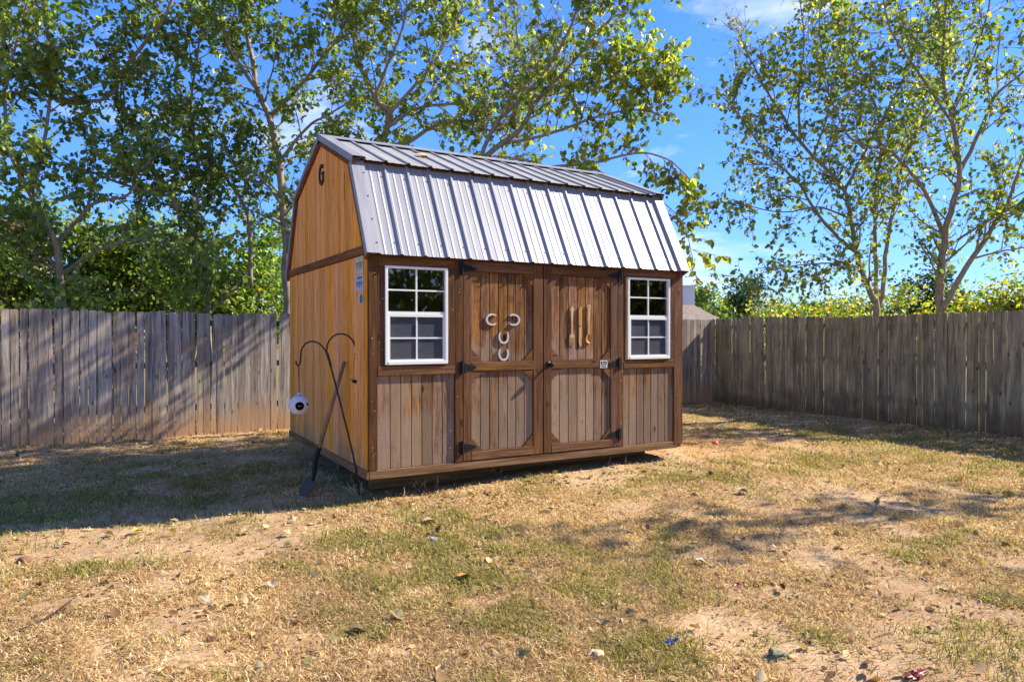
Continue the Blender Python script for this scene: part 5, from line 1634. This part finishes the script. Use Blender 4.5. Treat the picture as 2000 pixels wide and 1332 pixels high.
def grass(n, seed, name, label, hscale, power, green, zmin=2.6, zmax=15.5):
    x, y, rng = sample_ground(n, zmin, zmax, power, seed)
    cv = cover(x, y); gr = greenness(x, y)
    if green: k = rng.random(len(x)) < np.clip(gr * 1.25 - 0.12, 0.0, 1) * (0.3 + 0.7 * cv) * (0.35 + 1.1 * vnoise(x * 9, y * 9))
    else: k = rng.random(len(x)) < (0.10 + 0.90 * cv) * (0.45 + 0.9 * vnoise(x * 6 + 3, y * 6))
    x, y, gr, cv = x[k], y[k], gr[k], cv[k]
    n = len(x)
    tone = vnoise(x * 2.2 + 9, y * 2.2)          # patches of olive, tan and brown straw
    if green:
        c = GREENB[rng.integers(0, len(GREENB), n)]
    else:
        c = STRAW[rng.integers(0, len(STRAW), n)]
        c = c * (0.60 + 0.55 * tone[:, None])
        o_ = rng.random(n) < 0.10 + 0.5 * gr
        c = np.where(o_[:, None], OLIVE[rng.integers(0, len(OLIVE), n)], c)
    c = c * rng.uniform(0.72, 1.15, n)[:, None]
    ln = hscale * rng.uniform(0.5, 1.6, n)
    lean = rng.uniform(0.35, 1.25, n) if green else rng.uniform(0.9, 1.6, n)   # radians from vertical
    az = rng.uniform(0, 2 * np.pi, n)
    dx, dy = np.cos(az), np.sin(az)
    wd = rng.uniform(0.0013, 0.0028, n) * (1.0 + 0.16 * np.maximum(np.hypot(x - CAM[0], y - CAM[1]) - 3, 0))
    z = gz(x, y) - 0.003 + (0.0 if green else 1.0) * rng.uniform(0, 0.010, n)
    l1, l2 = lean * 0.75, np.minimum(lean * 1.3, 1.62)
    B0 = np.stack([x, y, z], 1)
    D1 = np.stack([dx * np.sin(l1), dy * np.sin(l1), np.cos(l1)], 1) * (ln * 0.5)[:, None]
    az2 = az + rng.normal(0, 0.5, n)
    D2 = np.stack([np.cos(az2) * np.sin(l2), np.sin(az2) * np.sin(l2), np.cos(l2)], 1) * (ln * 0.5)[:, None]
    S = np.stack([-dy, dx, rng.normal(0, 0.35, n)], 1) * wd[:, None]
    lift = np.array([0, 0, 0.003])
    V = np.stack([B0 - S, B0 + S, B0 + D1 + S * 0.8 + lift, B0 + D1 - S * 0.8 + lift, B0 + D1 + D2 + lift], 1)
    idx = (np.arange(n)[:, None] * 5 + np.array([0, 1, 2, 3, 3, 2, 4])[None]).ravel()
    cols = np.repeat(c, 5, axis=0)
    me = fastmesh(name, V.reshape(-1, 3), idx, np.tile([4, 3], n), M['grass'], cols)
    o = link(bpy.data.objects.new(name, me)); tag(o, label, 'grass', None, 'stuff')
    print(name, n)


OLIVE = hexcol((180, 158, 98), (160, 142, 84), (142, 128, 74), (188, 160, 106))
grass(620000, 101, 'dry_grass', 'short dry straw coloured grass over the whole yard', 0.036, 1.3, False)
grass(330000, 102, 'green_grass', 'patches of short green grass in the yard', 0.046, 1.25, True)


# leaf litter
LT = np.array([(0, 0, 0), (-.30, .22, .10), (-.33, .55, .16), (-.12, .85, .04), (0, 1.05, .02), (.14, .84, .06), (.35, .52, .18), (.28, .2, .08), (0, .5, 0.0)])
LTF = [(0, 1, 8), (1, 2, 8), (2, 3, 8), (3, 4, 8), (4, 5, 8), (5, 6, 8), (6, 7, 8), (7, 0, 8)]
DEAD = hexcol((186, 152, 104), (158, 122, 80), (206, 176, 128), (126, 94, 60), (158, 138, 88), (140, 128, 78), (182, 164, 118), (100, 74, 48))


def litter(P, size, cols, rng, name, label):
    n = len(P); size = size * np.where(rng.random(n) < 0.5, 0.45, 1.0)
    az = rng.uniform(0, 2 * np.pi, n); tl_ = rng.normal(0, 0.35, n); rl = rng.normal(0, 0.35, n)
    s = size * rng.uniform(0.5, 1.25, n); cur = rng.uniform(-1.2, 2.2, n)
    d = np.stack([np.cos(az) * np.cos(tl_), np.sin(az) * np.cos(tl_), np.sin(tl_)], 1)
    sd = np.stack([-np.sin(az) * np.cos(rl), np.cos(az) * np.cos(rl), np.sin(rl)], 1)
    nr = np.cross(d, sd)
    V = P[:, None] + LT[None, :, 0, None] * (sd * s[:, None])[:, None] + LT[None, :, 1, None] * (d * s[:, None])[:, None] + (LT[None, :, 2] * cur[:, None])[:, :, None] * (nr * s[:, None])[:, None]
    V[:, :, 2] = np.maximum(V[:, :, 2], (P[:, 2] - 0.004)[:, None])
    idx = (np.arange(n)[:, None] * 9 + np.array(LTF).ravel()[None]).ravel()
    me = fastmesh(name, V.reshape(-1, 3), idx, np.full(n * 8, 3), M['litter'], np.repeat(cols, 9, axis=0))
    o = link(bpy.data.objects.new(name, me)); tag(o, label, 'leaves', None, 'stuff')


rng = np.random.default_rng(55)
pts = []
x, y, _ = sample_ground(5200, 2.8, 15, 0.8, 56)
pts.append(np.stack([x, y], 1)[:3000])
def strip(n, xa, xb, ya, yb):
    return np.stack([rng.uniform(xa, xb, n), rng.uniform(ya, yb, n)], 1)
pts.append(np.stack([rng.uniform(-8, 0.4, 900), FY - 0.05 - np.abs(rng.normal(0, 0.55, 900))], 1))
pts.append(np.stack([rng.uniform(0.2, 3.9, 260), -0.15 - np.abs(rng.normal(0, 0.35, 260))], 1))
pts.append(np.stack([rng.uniform(3.6, 9.5, 320), rng.uniform(-3.0, 1.5, 320)], 1))
pts.append(np.stack([FX - 0.1 - np.abs(rng.normal(0, 0.5, 420)), rng.uniform(-2, 5.5, 420)], 1))
pts = np.concatenate(pts)
P = np.stack([pts[:, 0], pts[:, 1], gz(pts[:, 0], pts[:, 1]) + 0.012], 1)
litter(P, 0.062, DEAD[rng.integers(0, len(DEAD), len(P))] * rng.uniform(0.7, 1.1, len(P))[:, None], rng, 'fallen_leaves', 'dry fallen leaves scattered over the yard and heaped along the fences')


# dry stalks
def stalks(px, py, n, h, spread, label, seed, leafy=False):
    g = ground_at(px, py); r = random.Random(seed)
    t = MB()
    for k in range(n):
        p = Vector(g) + Vector((r.gauss(0, spread), r.gauss(0, spread), -0.01))
        p.z = float(gz(p.x, p.y)) - 0.01
        d = Vector((r.gauss(0, 0.35), r.gauss(0, 0.35), 1)).normalized(); hh = h * r.uniform(0.5, 1.1)
        q = p + d * hh * 0.55; e = q + (d + Vector((r.gauss(0, .5), r.gauss(0, .5), -0.1))).normalized() * hh * 0.45
        t.tube([p, q, e], [0.004, 0.0032, 0.001], 4, False)
        for j in range(3):
            s_ = p.lerp(q, r.random()); e2 = s_ + Vector((r.gauss(0, 1), r.gauss(0, 1), r.uniform(0, .8))).normalized() * hh * 0.3
            t.tube([s_, s_.lerp(e2, 0.5) + Vector((0, 0, 0.01)), e2], [0.0025, 0.002, 0.0006], 3, False)
    tag(t.build('dry_weed', M['straw']), label, 'weed', 'dead weeds standing by the fence and shed')


M['straw'] = plain('dry straw stalk', srgb(200, 172, 118), 0.8, 0, 0.2)
stalks(699, 968, 5, 0.26, 0.03, 'tall dry weed stalks at the foot of the shepherd hook', 1)
stalks(655, 945, 5, 0.16, 0.06, 'small dry weed between the shovel and the shepherd hook', 2)
stalks(300, 838, 9, 0.62, 0.07, 'tallest clump of dead straw leaning on the left fence', 3)
stalks(350, 832, 6, 0.32, 0.08, 'short dead weed just right of the tallest clump by the left fence', 4)
stalks(520, 820, 7, 0.34, 0.10, 'dead weed against the fence nearest the shed', 5)
stalks(800, 955, 9, 0.14, 0.13, 'low straw tuft in front of the left window', 6)
stalks(990, 925, 6, 0.12, 0.12, 'low straw tuft in front of the shed doors', 7)
stalks(1195, 905, 7, 0.12, 0.15, 'low straw tuft under the right shed window', 8)

# ------------------------------------------------------------------ single things lying on the lawn
def one_leaf(px, py, size, c, label, az=0.3, seed=0, tilt=0.25):
    size *= 0.8; c = tuple(int(q * 0.86) for q in c)
    g = ground_at(px, py); r = random.Random(seed); b = MB()
    ca, sa = math.cos(az), math.sin(az)
    for (u, v, w_) in LT:
        x_, y_ = u * size * 1.15, (v - 0.5) * size
        z_ = w_ * size * r.uniform(0.8, 1.8) + y_ * min(tilt, 0.5) * 0.7
        b.v.append((g[0] + x_ * ca - y_ * sa, g[1] + x_ * sa + y_ * ca, g[2] + 0.03 + z_))
    for f in LTF: b.f.append(f); b.mi.append(0)
    b.tube([(g[0] + (0.5 * size) * sa, g[1] - 0.5 * size * ca, g[2] + 0.03 - 0.5 * size * tilt), (g[0] + 0.95 * size * sa, g[1] - 0.95 * size * ca, g[2] + 0.015)], 0.0015, 4, False)
    m = plain('leaf ' + label[:12], srgb(*c), 0.6, 0, 0.15)
    tag(b.build('fallen_leaf', m, loc=tuple(g)), label, 'leaf', 'single fallen leaves on the lawn')


one_leaf(267, 1044, 0.11, (232, 196, 60), 'large bright yellow leaf on bare sand left of the shed', 1.9, 1)
one_leaf(334, 1046, 0.10, (160, 130, 50), 'curled olive brown leaf right beside the bright yellow leaf', 0.4, 2, 0.6)
one_leaf(101, 972, 0.09, (206, 164, 50), 'golden leaf lying in the shade left of the shed', 1.2, 3)
one_leaf(561, 1047, 0.08, (214, 200, 150), 'pale cream leaf on the sand in front of the shovel', 0.9, 4, 0.7)
one_leaf(906, 1134, 0.12, (190, 130, 54), 'orange brown leaf on the straw in front of the doors', 1.7, 5)
one_leaf(838, 1025, 0.13, (176, 152, 106), 'broad tan leaf in front of the left window', 1.5, 6)
one_leaf(128, 1068, 0.09, (150, 140, 96), 'grey green leaf left of the bright yellow leaf', 2.1, 7, 0.5)
one_leaf(255, 965, 0.10, (140, 136, 92), 'grey green leaf in the shade right of the golden leaf', 1.6, 8)
one_leaf(530, 1150, 0.09, (196, 168, 124), 'upright curled tan leaf in the left half of the lawn', 0.2, 9, 1.4)
one_leaf(400, 1180, 0.08, (186, 176, 152), 'small pale curled leaf below the olive brown leaf', 0.8, 10, 0.8)
one_leaf(1450, 965, 0.15, (168, 158, 132), 'large grey tan curled leaf right of the shed', 1.2, 11, 0.5)
one_leaf(1072, 1000, 0.12, (158, 144, 100), 'flat grey green leaf in front of the right door', 1.4, 12)
one_leaf(700, 1240, 0.13, (106, 88, 52), 'dark olive crumpled leaf in the middle foreground', 1.3, 13, 0.7)
one_leaf(775, 1213, 0.11, (160, 146, 98), 'grey green folded leaf right of the dark olive leaf', 0.6, 14, 0.9)
one_leaf(480, 1045, 0.08, (190, 168, 128), 'thin tan leaf between the olive brown leaf and the cream leaf', 1.8, 15)
one_leaf(200, 1025, 0.10, (160, 160, 128), 'pale green leaf on the edge of the shed shadow', 1.5, 16)
one_leaf(1370, 1105, 0.10, (204, 180, 142), 'pale curled leaf on the bare patch right of the middle', 0.9, 17, 0.8)
one_leaf(536, 915, 0.09, (196, 190, 70), 'yellow green leaf in the shade by the shed side', 1.1, 18)
roof_leaf_p = None


def rock(name, px, py, r_, m, label, cat, sq=(1, 1, 0.7), seed=0, nn=8, amp=0.18):
    g = ground_at(px, py); b = MB(); rr = random.Random(seed)
    off = Vector((rr.random() * 9, rr.random() * 9, 0))
    for i in range(nn + 1):
        for j in range(nn * 2):
            th_, ph = math.pi * i / nn, 2 * math.pi * j / (nn * 2)
            v = Vector((math.sin(th_) * math.cos(ph), math.sin(th_) * math.sin(ph), math.cos(th_)))
            k = 1 + amp * 2 * mnoise.noise(v * 1.6 + off) 
            b.v.append((g[0] + v.x * r_ * k * sq[0], g[1] + v.y * r_ * k * sq[1], g[2] + r_ * sq[2] * 0.55 + v.z * r_ * k * sq[2]))
    for i in range(nn):
        for j in range(nn * 2):
            a, c = i * nn * 2 + j, i * nn * 2 + (j + 1) % (nn * 2)
            b.f.append((a, a + nn * 2, c + nn * 2, c)); b.mi.append(0)
    o = b.build(name, m, smooth=amp < 0.3, loc=tuple(g)); tag(o, label, cat)
    return o


rock('stone', 47, 1098, 0.038, M['stone_brown'], 'brown stone lying in the grass at the left edge', 'stone', (1, 0.9, 0.75), 1)
rock('stone', 1165, 1284, 0.038, M['stone_tan'], 'angular tan stone in the front of the lawn', 'stone', (1.1, 0.8, 0.7), 2, 5, 0.3)
rock('stone', 845, 1058, 0.035, M['concrete'], 'small pale stone in the green tuft before the left window', 'stone', (1, 0.8, 0.7), 3)
rock('toy_ball', 1397, 869, 0.045, M['plastic_pink'], 'pink ball lying in the grass right of the shed', 'ball', (1, 1, 0.9), 4, 8, 0.02)
rock('cloth_scrap', 1518, 1286, 0.05, M['green_cloth'], 'crumpled grey green rag near the front right of the lawn', 'rag', (1.1, 0.7, 0.5), 5, 8, 0.5)
rock('cloth_scrap', 1785, 1322, 0.045, M['plastic_red'], 'dark red scrap at the very bottom of the lawn', 'scrap', (1.2, 0.6, 0.4), 6, 8, 0.5)
rock('cloth_scrap', 1441, 1146, 0.03, M['plastic_red'], 'small red scrap on the dirt right of the middle', 'scrap', (1.2, 0.7, 0.5), 7, 8, 0.5)
g = ground_at(1311, 1262); b = MB(); r = random.Random(4)
for k in range(7):
    a = 2 * math.pi * k / 7; e = Vector(g) + Vector((0.035 * math.cos(a), 0.035 * math.sin(a), 0.02 + 0.03 * r.random()))
    b.tube([Vector(g) + Vector((0, 0, 0.005)), Vector(g).lerp(e, 0.5) + Vector((0, 0, 0.012)), e], [0.010, 0.008, 0.003], 6)
tag(b.build('plastic_flower', M['plastic_blue'], loc=tuple(g)), 'small blue plastic flower on the bare patch in front', 'toy')
g = ground_at(95, 1215); g2 = ground_at(38, 1238); g3 = ground_at(140, 1178)
tag(MB().tube(smooth_path([Vector(g2) + Vector((0, 0, .015)), Vector(g) + Vector((0, 0, .03)), Vector(g3) + Vector((0, 0, .02))], 4), [0.008 - 0.0006 * i for i in range(9)], 6).build('stick', M['rust_iron']), 'thin brown stick lying in the left foreground', 'stick')
# leaf on the roof
lp = Vector((0, 0, 0)); yy = 0.98; zr = U0[1] + (U1[1] - U0[1]) * (yy - U0[0]) / (U1[0] - U0[0])
b = MB()
for (u, v, w_) in LT:
    xx, yv = 0.93 + (v - .5) * 0.16, yy + u * 0.18
    b.v.append((xx, yv, U0[1] + (U1[1] - U0[1]) * (yv - U0[0]) / (U1[0] - U0[0]) + 0.028 + w_ * 0.03))
for f in LTF: b.f.append(f); b.mi.append(0)
tag(b.build('fallen_leaf', plain('gold leaf', srgb(190, 164, 90), 0.7)), 'dry yellow leaf lying on the upper roof slope near its left end', 'leaf')
print('leaves', NL)
